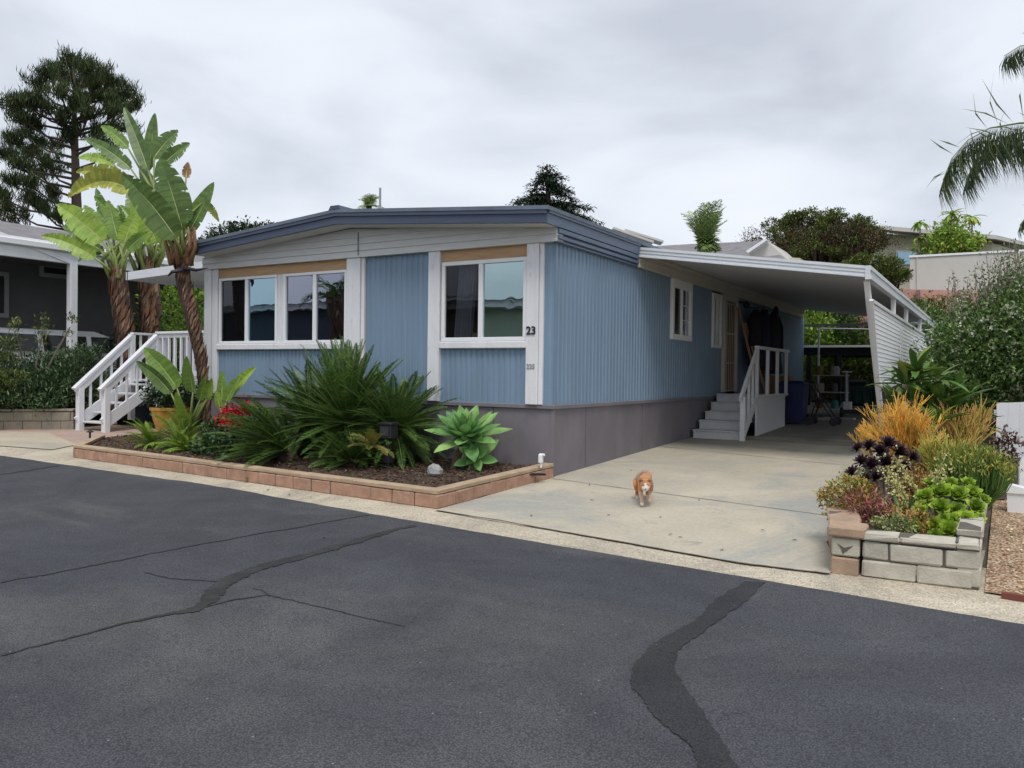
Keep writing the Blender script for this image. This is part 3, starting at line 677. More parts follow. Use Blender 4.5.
# ================================================================== THINGS STORED UNDER THE CARPORT
CLOTH = paint('dark_cloth', (.018, .019, .03, 1), .9, .4, 8); CLOTH2 = paint('navy_cloth', (.018, .022, .06, 1), .9, .4, 8)
def garment(y, z, w_, h, mat, label, cat='jacket'):
    mb = MB(); n = 14; rows = 9; v = []
    for j in range(rows+1):
        q = j/rows; ww = w_*(.35+.65*min(1, q*2.6))*(1+.1*math.sin(q*7))
        for i in range(n):
            a = 2*math.pi*i/n; r = 1+.16*math.sin(a*5+q*3)
            v.append((.26+.11*math.sin(a)*r*(.5+q*.6), y+ww/2*math.cos(a)*r, z-h*q+.03*math.sin(a*3)*q))
    mb.add(v, [(j*n+i, j*n+(i+1) % n, (j+1)*n+(i+1) % n, (j+1)*n+i) for j in range(rows) for i in range(n)]+[tuple(range(n-1, -1, -1)), tuple(range(rows*n, rows*n+n))])
    for sg in (-1, 1): mb.tube([(.24, y+sg*w_*.3, z-.12), (.27, y+sg*w_*.52, z-.35), (.28, y+sg*w_*.56, z-h*.66)], [.06, .065, .05], 8)
    mb.tube([(.05, y, z+.06), (.26, y, z+.05), (.26, y, z-.03)], .008, 5)
    mb.build('hanging_jacket', mat, smooth=True, **T(label, cat, 'dark clothes hanging on the side wall'))
garment(9.15, 2.86, .75, 1.25, CLOTH, 'black jacket hung on the wall nearest the side door')
garment(9.95, 2.92, 1.05, 1.4, CLOTH2, 'wide navy coat hung in the middle of the dark clothes')
garment(10.95, 2.94, 1.15, 1.5, CLOTH, 'black coat hung furthest from the side door')
# blue bin
BB = thing('blue_bin', 'tall dark blue wheeled bin standing behind the white porch panel', 'bin', (1.05, 9.5, gz(9.5)))
BLB = paint('blue_plastic', (.018, .035, .13, 1), .45, .15, 5); z0 = gz(9.5)
def frustum(mb, cx, cy, z0, z1, a0, b0, a1, b1):
    mb.add([(cx-a0, cy-b0, z0), (cx+a0, cy-b0, z0), (cx+a0, cy+b0, z0), (cx-a0, cy+b0, z0), (cx-a1, cy-b1, z1), (cx+a1, cy-b1, z1), (cx+a1, cy+b1, z1), (cx-a1, cy+b1, z1)],
           [(3, 2, 1, 0), (4, 5, 6, 7), (0, 1, 5, 4), (1, 2, 6, 5), (2, 3, 7, 6), (3, 0, 4, 7)])
mb = MB(); frustum(mb, 1.05, 9.5, z0+.04, z0+.86, .22, .24, .27, .29); mb.build('body', BLB, BB)
mb = MB(); mb.bev(.76, 1.34, 9.19, 9.82, z0+.86, z0+.91, .015); frustum(mb, 1.05, 9.5, z0+.91, z0+.96, .27, .29, .2, .2); mb.tube([(.8, 9.86, z0+.84), (1.3, 9.86, z0+.84)], .018, 8); mb.build('lid', BLB, BB)
for sx in (-1, 1):
    mb = MB(); mb.tube([(1.05+sx*.24, 9.74, z0+.11), (1.05+sx*.29, 9.74, z0+.11)], .11, 16); mb.build('wheel', BLACK, BB)
# rollator walker
RW = thing('walker', 'folding black wheeled walker standing beside the blue bin', 'walker', (1.65, 9.4, gz(9.4)))
z0 = gz(9.4); mb = MB()
for y in (9.15, 9.65):
    mb.tube([(1.42, y, z0+.95), (1.50, y, z0+.80), (1.95, y, z0+.1)], .014, 8); mb.tube([(1.62, y, z0+.60), (1.45, y, z0+.1)], .014, 8); mb.tube([(1.34, y, z0+.97), (1.46, y, z0+.93)], .022, 8)
mb.tube([(1.62, 9.15, z0+.58), (1.62, 9.65, z0+.58)], .013, 8); mb.tube([(1.5, 9.15, z0+.80), (1.5, 9.65, z0+.80)], .012, 8); mb.build('frame', BLACK, RW)
mb = MB(); mb.bev(1.48, 1.76, 9.17, 9.63, z0+.50, z0+.55, .015); mb.build('seat', CLOTH, RW)
for x in (1.45, 1.95):
    for y in (9.15, 9.65):
        mb = MB(); mb.tube([(x, y-.018, z0+.09), (x, y+.018, z0+.09)], .09, 14); mb.build('wheel', BLACK, RW)
# cardboard boxes, shelf rack, table, boxes
CARD = paint('cardboard', (.36, .21, .11, 1), .8, .12, 5); GRN = paint('dark_green_cloth', (.015, .05, .045, 1), .8, .2, 5)
mb = MB(); mb.bev(.15, .75, 10.6, 11.2, gz(11), gz(11)+.58, .006); mb.box(.152, .748, 10.88, 10.92, gz(11)+.579, gz(11)+.583); mb.build('cardboard_box', CARD, **T('large brown cardboard box on the floor against the blue wall', 'box'))
mb = MB(); mb.bev(.2, .7, 10.65, 11.1, gz(11)+.585, gz(11)+1.02, .006); mb.build('cardboard_box', CARD, **T('smaller brown cardboard box stacked on the larger one', 'box'))
SR = thing('storage_rack', 'wire storage rack with shelves of odds and ends under the carport', 'shelf', (1.35, 12.2, gz(12.2))); z0 = gz(12.2)
mb = MB()
for x in (1.0, 1.75):
    for y in (11.95, 12.4): mb.tube([(x, y, z0), (x, y, z0+1.05)], .014, 6)
mb.build('frame', paint('galvanised_rack', (.25, .25, .26, 1), .4), SR)
for k in range(3):
    mb = MB(); mb.bev(.98, 1.77, 11.93, 12.42, z0+.15+k*.42, z0+.175+k*.42, .004); mb.build('shelf', BEIGE, SR)
cols_ = [(.35, .12, .05), (.05, .2, .18), (.45, .42, .38), (.12, .12, .14), (.3, .2, .08), (.4, .4, .42)]
lbls = ['small rust-red jar on the lowest rack shelf', 'small teal tin on the lowest rack shelf', 'pale tub on the middle rack shelf', 'black can on the middle rack shelf', 'brown pot on the top rack shelf', 'pale grey tin on the top rack shelf']
for k in range(6):
    x = 1.12+(k % 2)*.36; zz = z0+.176+(k//2)*.42; r = .07+.02*(k % 3); mb = MB(); mb.lathe((x, 12.1, zz), [(.001, 0), (r, 0), (r*1.05, .16), (r*.8, .2), (r*.8, .22), (.001, .22)], 12)
    mb.build('container', paint('container_colour', cols_[k]+(1,), .6), smooth=False, **T(lbls[k], 'container', 'containers on the storage rack'))
TB = thing('patio_table', 'low table under a dark green cloth beneath the carport', 'table', (2.0, 13.0, gz(13))); z0 = gz(13)
mb = MB(); mb.bev(1.55, 2.25, 12.75, 13.3, z0+.66, z0+.70, .01); mb.build('tabletop', GRN, TB)
mb = MB()
for i in range(24): 
    pass
v = []; n = 48
for i in range(n):
    q = i/n*4; sd_, f_ = int(q), q-int(q); c4 = [(1.53, 12.73), (2.27, 12.73), (2.27, 13.32), (1.53, 13.32)]; a, b = c4[sd_], c4[(sd_+1) % 4]
    x, y = a[0]+(b[0]-a[0])*f_, a[1]+(b[1]-a[1])*f_; wv = .02*math.sin(i*1.9)
    v += [(x, y, z0+.70), (x+wv, y+wv, z0+.30+.02*math.sin(i*.9))]
mb.add(v, [(2*i, 2*((i+1) % n), 2*((i+1) % n)+1, 2*i+1) for i in range(n)]); mb.build('cloth', GRN, TB)
for x in (1.6, 2.2):
    for y in (12.8, 13.25):
        mb = MB(); mb.box(x-.02, x+.02, y-.02, y+.02, z0, z0+.66); mb.build('leg', BLACK, TB)
# tall white-handled appliance (wheeled steam mop / hand truck)
HT = thing('hand_truck', 'upright hand truck with a pale pole and square white box low down', 'hand truck', (1.9, 11.5, gz(11.5))); z0 = gz(11.5)
mb = MB(); mb.tube([(1.86, 11.5, z0+.28), (1.84, 11.5, z0+1.12)], .02, 8); mb.tube([(1.74, 11.5, z0+1.12), (1.96, 11.5, z0+1.12)], .02, 8); mb.build('handle', ALU, HT)
mb = MB(); mb.bev(1.78, 1.97, 11.42, 11.55, z0+.22, z0+.40, .01); mb.build('battery_box', ALU, HT)
mb = MB(); mb.bev(1.72, 2.35, 11.4, 11.75, z0+.12, z0+.2, .01); mb.build('deck', BLACK, HT)
for x in (1.74, 2.33):
    mb = MB(); mb.tube([(x-.03, 11.55, z0+.13), (x+.03, 11.55, z0+.13)], .13, 16); mb.build('wheel', BLACK, HT)
mb = MB(); mb.bev(2.42, 2.85, 12.7, 13.3, gz(13), gz(13)+.92, .012); mb.bev(2.45, 2.82, 12.685, 12.70, gz(13)+.06, gz(13)+.60, .004); mb.bev(2.45, 2.82, 12.685, 12.70, gz(13)+.64, gz(13)+.88, .004)
mb.build('metal_cabinet', paint('grey_cabinet', (.26, .26, .25, 1), .5), **T('grey metal cabinet beside the front carport post', 'cabinet'))
mb = MB(); mb.bev(1.35, 1.75, 10.6, 10.9, gz(10.7), gz(10.7)+.05, .01); mb.bev(1.42, 2.1, 11.0, 11.3, gz(11.1), gz(11.1)+.04, .01); mb.build('paver_slab', BLOCK, **T('flat pale paving slabs lying on the carport floor', 'slab'))
# gazebo behind
GZ = thing('garden_shelter', 'dark framed garden shelter with a white roof edge behind the carport', 'gazebo', (2.0, 17, .55))
DG = paint('dark_frame', (.012, .018, .018, 1), .6)
mb = MB(); mb.box(-.3, 4.6, 15.9, 16.0, 2.02, 2.24); mb.box(-.3, 4.6, 19.5, 19.6, 2.02, 2.24); mb.build('roof_beam', DG, GZ)
mb = MB(); mb.box(-.35, 4.65, 15.82, 15.90, 2.24, 2.30); mb.build('roof_edge', ALU, GZ)
mb = MB(); mb.prism([(-.35, 15.9, 2.25), (4.65, 15.9, 2.25), (4.65, 19.7, 2.38), (-.35, 19.7, 2.38)], (0, 0, .04)); mb.build('roof', DG, GZ)
for x in (.1, .95, 2.15, 3.45):
    mb = MB(); mb.box(x-.06, x+.06, 15.91, 16.03, gz(16), 2.02); mb.build('post', DG, GZ)
for x in (.3, 2.15, 3.9):
    mb = MB(); mb.box(x-.06, x+.06, 19.45, 19.57, .6, 2.02); mb.build('post', DG, GZ)
mb = MB(); mb.box(2.2, 3.4, 15.93, 15.98, 1.62, 1.68); mb.box(2.2, 3.4, 15.93, 15.98, 1.42, 1.48); mb.build('rail', DG, GZ)
mb = MB(); mb.tube([(.45, 15.55, gz(15.5)), (.45, 15.55, 2.80)], .03, 8); mb.tube([(.45, 15.55, 2.78), (3.4, 15.55, 2.68)], .022, 8); mb.build('awning_frame', ALU, **T('thin white pole and top bar standing behind the carport', 'pole'))
for k, (x, y, w_, h, l) in enumerate(((2.55, 15.3, .55, 1.15, 'dark covered grill under the shelter edge'), (1.55, 15.4, .5, .8, 'low dark storage bin under the shelter edge'))):
    mb = MB(); mb.bev(x-w_/2, x+w_/2, y-.25, y+.25, gz(y)+.05, gz(y)+h, .06); mb.tube([(x-w_/2+.06, y, gz(y)), (x-w_/2+.06, y, gz(y)+.1)], .03); mb.tube([(x+w_/2-.06, y, gz(y)), (x+w_/2-.06, y, gz(y)+.1)], .03)
    mb.build(['covered_grill', 'storage_bin'][k], DG, **T(l, ['grill', 'bin'][k]))

# ================================================================== ENTRY DECK ON THE LEFT OF THE HOME
DK = thing('entry_deck', 'white railed wooden entry deck and stairs at the far end of the blue home', 'deck', (-9.4, 2.5, .06))
XA, XB2, YD0, YD1, ZD = -11.86, -10.94, 1.92, 4.6, 1.12
g0 = gz(.7)
for xx in (XA, XB2):
    mb = MB(); mb.beam((xx, .72, gz(.7)-.02), (xx, .72, g0+.92), .13, .13, up=(0, 1, 0)); mb.build('newel_post', WHITE, DK)
    mb = MB(); mb.beam((xx, .58, g0+.88), (xx, 1.90, 2.10), .13, .06); mb.beam((xx+.03, .62, g0+.80), (xx+.03, 1.90, 1.98), .03, .12); mb.build('stair_rail', WHITE, DK)
    mb = MB(); mb.beam((xx, YD0, .2), (xx, YD0, 2.14), .12, .12, up=(0, 1, 0)); mb.build('post', WHITE, DK)
    mb = MB(); mb.beam((xx, .66, g0+.17), (xx, 1.95, 1.05), .05, .24); mb.build('stringer', WHITE, DK)
    for k in range(4):
        yy = .95+k*.24; mb = MB(); mb.beam((xx, yy, g0+.25+(yy-.66)*.72), (xx, yy, g0+.86+(yy-.58)*.90), .045, .045, up=(0, 1, 0)); mb.build('baluster', WHITE, DK)
for k in range(5):
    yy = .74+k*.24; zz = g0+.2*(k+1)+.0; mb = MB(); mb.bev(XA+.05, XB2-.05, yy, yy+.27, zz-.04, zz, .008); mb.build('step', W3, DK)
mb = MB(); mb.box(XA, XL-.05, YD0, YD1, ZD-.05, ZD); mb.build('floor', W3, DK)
mb = MB(); mb.box(XB2+.02, XL-.04, YD0-.03, YD0, ZD-.28, ZD+.01); mb.build('rim_board', WHITE, DK)
mb = MB(); mb.box(XB2+.03, XL-.04, YD0+.01, YD0+.03, 0, ZD-.28); mb.box(XA, XA+.02, YD0+.02, YD1, 0, ZD-.05); mb.build('deck_skirt', NAVY, DK)
mb = MB(); mb.beam((XB2, YD0, 2.15), (XL-.03, YD0, 2.15), .12, .05); mb.beam((XB2, YD0, ZD+.14), (XL-.03, YD0, ZD+.14), .04, .09); mb.beam((XB2, YD0, 2.08), (XL-.03, YD0, 2.08), .04, .08); mb.build('top_rail', WHITE, DK)
mb = MB(); mb.beam((XA, 3.3, 2.15), (XB2+.2, 3.3, 2.15), .12, .05); mb.beam((XA, 3.3, ZD+.12), (XB2+.2, 3.3, ZD+.12), .05, .22); mb.beam((XA, YD0, 2.15), (XA, 3.3, 2.15), .12, .05); mb.build('far_rail', WHITE, DK)
for k in range(6):
    mb = MB(); x = XA+.05+k*.17; mb.beam((x, 3.3, ZD), (x, 3.3, 2.12), .045, .045, up=(0, 1, 0)); mb.build('baluster', WHITE, DK)
for k in range(6):
    mb = MB(); y = YD0+.22+k*.22; mb.beam((XA, y, ZD), (XA, y, 2.12), .045, .045, up=(0, 1, 0)); mb.build('baluster', WHITE, DK)
k = 0; x = XB2+.2
while x < XL-.1:
    mb = MB(); mb.beam((x, YD0, ZD+.12), (x, YD0, 2.12), .05, .05, up=(0, 1, 0)); mb.build('baluster', WHITE, DK); x += .205
mb = MB(); mb.beam((-8.75, YD0, .9), (-8.75, YD0, 2.14), .12, .12, up=(0, 1, 0)); mb.build('post', WHITE, DK)
AW = thing('porch_awning', 'flat white metal awning on thin posts over the entry deck', 'awning', (-9.4, 3.3, 1.1))
za = lambda x: 3.40+(x-(-11.95))*.035
mb = MB(); mb.prism([(-11.95, YD0, za(-11.95)), (XL, YD0, za(XL)), (XL, 5.2, za(XL)), (-11.95, 5.2, za(-11.95))], (0, 0, .03)); mb.build('roof', PANS, AW)
mb = MB(); mb.prism([(-11.98, YD0-.05, za(-11.95)-.04), (XL, YD0-.05, za(XL)-.04), (XL, YD0-.05, za(XL)+.14), (-11.98, YD0-.05, za(-11.95)+.14)], (0, .05, 0)); mb.box(-12.02, -11.95, YD0-.05, 5.2, za(-11.95)-.04, za(-11.95)+.14); mb.build('fascia', ALU, AW)
for x, y in ((-10.4, 4.9), (-8.9, 5.0), (-11.6, 5.0)):
    mb = MB(); mb.beam((x, y, 0.1), (x, y, 3.42), .09, .09, up=(0, 1, 0)); mb.build('post', ALU, AW)
# ================================================================== PLANTS
def L3(*c): return [x if len(x) == 4 else x+(1,) for x in c]
def solid(name, c, rough=.5, var=.25, sc_=6, spec=.4, trans=.2):
    m, nt, b, o = newmat(name)
    lo = tuple(x*(1-var) for x in c)+(1,); hi = tuple(x*(1+var) for x in c)+(1,)
    col = ramp(nt, noise(nt, sc_, 5, .6), [(.3, lo), (.7, hi)]); nt.links.new(col, b.inputs['Base Color']); b.inputs['Roughness'].default_value = rough; b.inputs['Specular IOR Level'].default_value = spec
    if trans:
        t = nt.nodes.new('ShaderNodeBsdfTranslucent'); nt.links.new(col, t.inputs[0]); mx = nt.nodes.new('ShaderNodeMixShader'); mx.inputs[0].default_value = trans
        nt.links.new(b.outputs[0], mx.inputs[1]); nt.links.new(t.outputs[0], mx.inputs[2]); nt.links.new(mx.outputs[0], o.inputs[0])
    return m
BP = [solid('paddle_leaf_deep', (.115, .19, .05), .38, .25, 4), solid('paddle_leaf_mid', (.19, .29, .055), .4, .25, 4), solid('paddle_leaf_bright', (.30, .42, .07), .42, .25, 4),
      solid('paddle_leaf_yellow', (.36, .37, .08), .5, .4, 5), solid('leaf_stalk', (.20, .25, .07), .45, .25, 5, trans=0), solid('leaf_rib', (.42, .46, .20), .5, .15, 5, trans=0), solid('paddle_leaf_dry', (.26, .15, .06), .7, .4, 8),
      solid('paddle_leaf_deep_vein', (.088, .15, .04), .38, .25, 4), solid('paddle_leaf_mid_vein', (.135, .24, .045), .4, .25, 4), solid('paddle_leaf_bright_vein', (.22, .35, .05), .42, .25, 4), solid('paddle_leaf_yellow_vein', (.28, .30, .06), .5, .4, 5)]
def paddle(mb, a, b, w_, face, mi, torn=.3, sag=.12, fold=.28, nst=34, crown=None, stalk=.03):
    a, b = Vector(a), Vector(b); L = (b-a).length; t0 = (b-a).normalized(); f = Vector(face); f = (f-t0*f.dot(t0)).normalized()
    dn = Vector((0, 0, -1)); pts = []
    for i in range(nst+1):
        q = i/nst; pts.append(a.lerp(b, q)-dn*0+dn*(-(q*(1-q))*4*sag*L*.5))
    grp = 0; gaps = set()
    for sgn in (-1, 1):
        off = 0.0; last = None
        i = 0
        while i < nst:
            step = nst if rnd.random() > torn*2.2 and torn < .25 else rnd.randint(2, 9)
            j = min(nst, i+step); vs = []; dr = rnd.uniform(-.02, .14)*torn*2
            for m_ in range(i, j+1):
                q = m_/nst; p = pts[m_]; t = (pts[min(m_+1, nst)]-pts[max(m_-1, 0)]).normalized(); sd_ = t.cross(f).normalized()*sgn
                wd = w_*.5*(math.sin(math.pi*min(1, q*.93+.07)**.75)**.62) if q < 1 else 0.004
                if q < .04: wd *= .6
                e = sd_*math.cos(fold)+f*math.sin(fold)
                pin = 0
                if m_ == i and i > 0: pin = .022
                if m_ == j and j < nst: pin = -.022
                rip = .0012*rnd.uniform(-1.5, 1.5)*w_/.35
                vs += [p, p+e*wd*.55+f*rip*.5, p+e*wd+f*rip+dn*wd*dr+t*pin*(L/1.2)-t*wd*.12]
            n = j-i
            for k in range(n):
                mb.add([vs[3*k], vs[3*k+3], vs[3*k+4], vs[3*k+1], vs[3*k+5], vs[3*k+2]], [(0, 1, 2, 3), (3, 2, 4, 5)], mi if rnd.random() < .55 or mi > 3 else mi+7)
            i = j
    mb.tube([p-f*.004 for p in pts[::3]+[pts[-1]]], [max(.003, stalk*.42*(1-i/(len(pts[::3])+1))) for i in range(len(pts[::3])+1)], 5, 5)
    if crown is not None:
        c_ = Vector(crown); mid = c_.lerp(a, .5)+(a-c_).cross(f).normalized()*.0+Vector((0, 0, .03)); dirv = (pts[2]-a).normalized(); mid = mid*.7+(a-dirv*(a-c_).length*.5)*.3
        mb.tube([c_, mid, a], [stalk*1.5, stalk*.9, stalk*.5], 6, 4)
TRK = leafmat('palm_trunk_scales', L3((.10, .055, .045), (.16, .085, .06), (.23, .125, .08), (.13, .08, .075), (.36, .25, .17)), .8, 0, .2, 3)
TRKI = paint('palm_trunk_core', (.075, .045, .035, 1), .9, .4, 14, bmp=.6)
def scaly_trunk(parent, pts, rads, n=260, ln=.3, wd=.09):
    mb = MB(); mb.tube(pts, [r*.86 for r in rads], 14); mb.build('trunk', TRKI, parent, smooth=True)
    P = []; Dd = []; Nn = []
    for i in range(n):
        q = i/n*(len(pts)-1); k = min(int(q), len(pts)-2); p = Vector(pts[k]).lerp(Vector(pts[k+1]), q-k); r = rads[k]+(rads[k+1]-rads[k])*(q-k); a = i*2.39996
        o = Vector((math.cos(a), math.sin(a), 0)); s_ = Vector((-math.sin(a), math.cos(a), 0))*rnd.uniform(.25, .6)
        P.append(p+o*r*.84); Dd.append(Vector((0, 0, 1))+s_*.75-o*.02); Nn.append(o+Vector((0, 0, .1)))
    cards('leaf_bases', P, Dd, Nn, ln*RG.uniform(.6, 1.2, n), wd*RG.uniform(.7, 1.3, n), TRK, parent, fold=.1, bend=-.03)
def px(p, d): return D(p[0], p[1], d)
def bop(root, crown_px, d, leaves, dd=.0):
    for (bx, by, tx, ty, wpx, mi, torn, fold, sag, dz) in leaves:
        mb = MB(); a = px((bx, by), d+dz*.6); b = px((tx, ty), d+dz); f = -Vector(FWD)+Vector((rnd.uniform(-.5, .5), rnd.uniform(-.3, .3), rnd.uniform(-.1, .5)))
        c_ = px(crown_px, d)
        paddle(mb, a, b, wpx*d/814*1.05, f, mi, torn, sag, fold, crown=c_, stalk=.028*d/14)
        mb.build('leaf', BP, root, smooth=True)
# tree standing in the front bed
B1 = thing('bird_of_paradise_tree', 'tall bird of paradise tree with slanting scaly trunk at the brick bed corner', 'tree', (-6.35, -.35, 0), 'giant bird of paradise trees')
d1 = 13.65
scaly_trunk(B1, [px(p, d1) for p in ((206, 436), (205, 400), (200, 360), (191, 320), (183, 285), (180, 262))], [.085, .085, .09, .105, .125, .10], 520, .22, .055)
bop(B1, (181, 262), d1, [
 (176, 238, 122, 174, 29, 0, .3, .25, .10, -.6), (181, 224, 160, 157, 31, 0, .26, .22, .05, -.3), (190, 231, 214, 182, 23, 0, .15, .3, -.05, .2),
 (148, 170, 124, 107, 15, 0, .1, .35, .05, .5), (149, 170, 155, 113, 15, 0, .1, .5, .03, .7), (154, 158, 178, 130, 20, 0, .5, .3, .1, .4), (164, 164, 190, 143, 15, 0, .8, .4, .1, .3),
 (133, 192, 68, 198, 27, 3, .4, .6, .42, -.2), (130, 184, 76, 172, 17, 3, .3, .3, .2, .1), (131, 169, 84, 138, 15, 0, .3, .35, .1, .6), (128, 148, 101, 126, 13, 1, .3, .3, .1, .8), (114, 165, 78, 158, 13, 2, .5, .3, .15, .6),
 (202, 203, 219, 222, 9, 3, .4, .3, .3, .3), (186, 178, 188, 162, 9, 6, .5, .3, .0, .5), (195, 228, 205, 200, 10, 2, .3, .3, 0, .6), (170, 210, 166, 160, 17, 1, .2, .3, 0, .9), (160, 205, 140, 165, 20, 0, .2, .3, .05, 1.0)])
mb = MB()
for k in range(14):
    a = px((181, 262), d1)+Vector((rnd.uniform(-.15, .15), rnd.uniform(-.15, .15), -.05)); mb.tube([a, a+Vector((rnd.uniform(-.15, .15), rnd.uniform(-.1, .1), .3)), a+Vector((rnd.uniform(-.2, .2), rnd.uniform(-.1, .1), .62))], [.045, .035, .012], 7)
mb.build('leaf_sheaths', solid('leaf_sheath', (.22, .12, .06), .6, .4, 6, trans=0), B1, smooth=True)
mb = MB(); mb.tube([px((182, 268), d1-.1), px((196, 270), d1-.15), px((208, 268), d1-.2)], [.05, .04, .006], 7, squash=.7); mb.tube([px((183, 270), d1-.2), px((172, 272), d1-.25), px((168, 276), d1-.25)], [.04, .03, .01], 7); mb.build('dark_bract', solid('dark_bract', (.03, .025, .03), .5, .3, 6, trans=0), B1, smooth=True)
# two trees behind the deck
B2 = thing('bird_of_paradise_tree', 'bird of paradise tree with a stout brown trunk right behind the deck stairs', 'tree', tuple(px((150, 402), 20.2)), 'giant bird of paradise trees'); d2 = 20.2
scaly_trunk(B2, [px(p, d2) for p in ((150, 420), (150, 370), (150, 320), (148, 285), (148, 268))], [.22, .24, .26, .24, .17], 340, .42, .12)
bop(B2, (148, 270), d2, [
 (157, 243, 132, 197, 26, 2, .15, .3, .08, -.4), (138, 246, 94, 196, 17, 1, .3, .3, .08, -.2), (146, 240, 120, 205, 18, 1, .5, .3, .05, .5), (152, 238, 160, 200, 18, 2, .3, .3, 0, .6), (160, 244, 186, 214, 18, 1, .4, .3, .1, .3), (140, 250, 112, 225, 15, 2, .5, .3, .1, .4), (155, 235, 170, 190, 16, 1, .3, .3, 0, 1.0), (162, 250, 182, 235, 14, 2, .4, .3, .2, .0), (135, 243, 108, 214, 15, 0, .5, .3, .1, .8), (150, 236, 146, 196, 15, 0, .4, .3, 0, 1.2), (166, 246, 196, 226, 13, 1, .5, .3, .1, .6), (140, 236, 128, 190, 16, 0, .4, .3, 0, 1.0)])
B3 = thing('bird_of_paradise_tree', 'bird of paradise tree with bright torn leaves reaching over the grey house roof', 'tree', tuple(px((122, 405), 19.4)), 'giant bird of paradise trees'); d3 = 19.4
scaly_trunk(B3, [px(p, d3) for p in ((128, 425), (127, 380), (124, 335), (119, 300), (116, 277))], [.17, .19, .22, .22, .14], 300, .40, .11)
bop(B3, (116, 277), d3, [
 (103, 241, 57, 204, 26, 2, .25, .25, .05, -.5), (95, 258, 41, 236, 17, 2, .6, .35, .15, -.6), (108, 240, 84, 205, 16, 1, .5, .3, .05, .4), (118, 240, 108, 200, 16, 1, .4, .3, 0, .3), (124, 244, 136, 212, 17, 2, .4, .3, .05, .2), (128, 250, 148, 232, 13, 1, .4, .3, .1, -.2), (100, 250, 72, 240, 14, 1, .7, .3, .2, .3), (112, 232, 96, 188, 14, 0, .3, .3, 0, .8), (104, 252, 78, 262, 12, 0, .8, .3, .3, .4), (126, 240, 118, 205, 14, 0, .4, .3, 0, .9), (98, 246, 62, 226, 14, 0, .6, .3, .1, .5)])
for rt, cp, dd_ in ((B2, (148, 270), d2), (B3, (116, 277), d3)):
    mb = MB()
    for k in range(12):
        a = px(cp, dd_)+Vector((rnd.uniform(-.2, .2), rnd.uniform(-.2, .2), -.05)); mb.tube([a, a+Vector((rnd.uniform(-.3, .3), rnd.uniform(-.1, .1), .45)), a+Vector((rnd.uniform(-.45, .45), rnd.uniform(-.2, .2), .9))], [.06, .045, .015], 6)
    mb.build('leaf_stalks', BP[4], rt, smooth=True)
# small clumps in the bed
B4 = thing('bird_of_paradise_plant', 'young bird of paradise with four broad upright leaves in front of the stairs', 'plant', (-6.7, -.9, 0), 'young bird of paradise plants'); d4 = 13.2
bop(B4, (184, 436), d4, [(177, 388, 144, 348, 21, 1, .1, .3, .1, -.1), (171, 393, 136, 361, 14, 0, .1, .45, .12, -.3), (193, 392, 187, 356, 19, 1, .1, .3, .02, -.5), (207, 399, 212, 378, 9, 2, .3, .4, 0, -.2), (200, 400, 205, 376, 9, 1, .2, .4, 0, -.35), (183, 418, 176, 392, 10, 2, .3, .3, 0, -.6), (190, 420, 178, 400, 9, 2, .2, .3, 0, -.7)])
B5 = thing('bird_of_paradise_plant', 'young bird of paradise with slim bright leaves against the blue siding', 'plant', (-5.8, -.45, 0), 'young bird of paradise plants'); d5 = 13.0
bop(B5, (229, 432), d5, [(229, 397, 256, 367, 12, 2, .1, .4, .12, -.1), (222, 402, 222, 370, 10, 1, .1, .4, .02, .05), (226, 402, 240, 376, 13, 1, .1, .35, .05, -.2), (220, 408, 216, 390, 8, 2, .2, .4, 0, -.1)])
# sago palms
SAGO = leafmat('sago_leaflet', L3((.035, .08, .022), (.06, .135, .03), (.10, .20, .04), (.045, .095, .025), (.17, .28, .06)), .36, .2, .5, 1.5)
SAGOR = solid('sago_rib', (.12, .17, .05), .5, .2, 6, trans=0)
def fronds(name, root, base, specs, mat, leaflet, dens, w0, ribr=.008, ribmat=None, vee=.5, hang=0.0, fwd=.55, taper=True, ribname='ribs'):
    """specs: (azimuth, elevation, length, arch); one mesh of leaflets and one of ribs"""
    P, Dd, Nn, Ls, Ws = [], [], [], [], []; mb = MB()
    for az, el, L, arch in specs:
        o = Vector(base) if not isinstance(base, list) else Vector(rnd.choice(base)); h = Vector((math.cos(az), math.sin(az), 0)); pts = []; n = max(10, int(L*dens)); e = el; p = o.copy(); st = L/n; tw = rnd.uniform(-.5, .5)
        for i in range(n+1):
            t = h*math.cos(e)+Vector((0, 0, math.sin(e))); pts.append((p.copy(), t)); p = p+t*st; e -= arch/n*(.4+1.2*i/n)
        for i in range(int(n*.12), n+1):
            q = i/n; p, t = pts[i]; sd_ = t.cross(Vector((0, 0, 1)))
            if sd_.length < .05: sd_ = Vector((-math.sin(az), math.cos(az), 0))
            sd_.normalize(); up = sd_.cross(t).normalized(); sd_ = (sd_*math.cos(tw)+up*math.sin(tw)); up = sd_.cross(t).normalized()
            ll = leaflet*(math.sin(math.pi*min(1, .10+.90*q))**.5*.85+.15 if taper else 1)*(1 if q < .9 else .7)
            for sg in (-1, 1):
                dv = sd_*sg+t*fwd+up*vee*rnd.uniform(.7, 1.3)+Vector((0, 0, -hang*rnd.uniform(.6, 1.4)))
                P.append(p); Dd.append(dv); Nn.append(up); Ls.append(ll*rnd.uniform(.85, 1.1)); Ws.append(w0)
        mb.tube([q[0] for q in pts[::max(1, n//7)]], [ribr*(1-.7*k/(len(pts[::max(1, n//7)]))) for k in range(len(pts[::max(1, n//7)]))], 5)
    cards(name, P, Dd, Nn, np.array(Ls), np.array(Ws), mat, root, fold=.12, bend=.06)
    mb.build(ribname, ribmat or SAGOR, root)
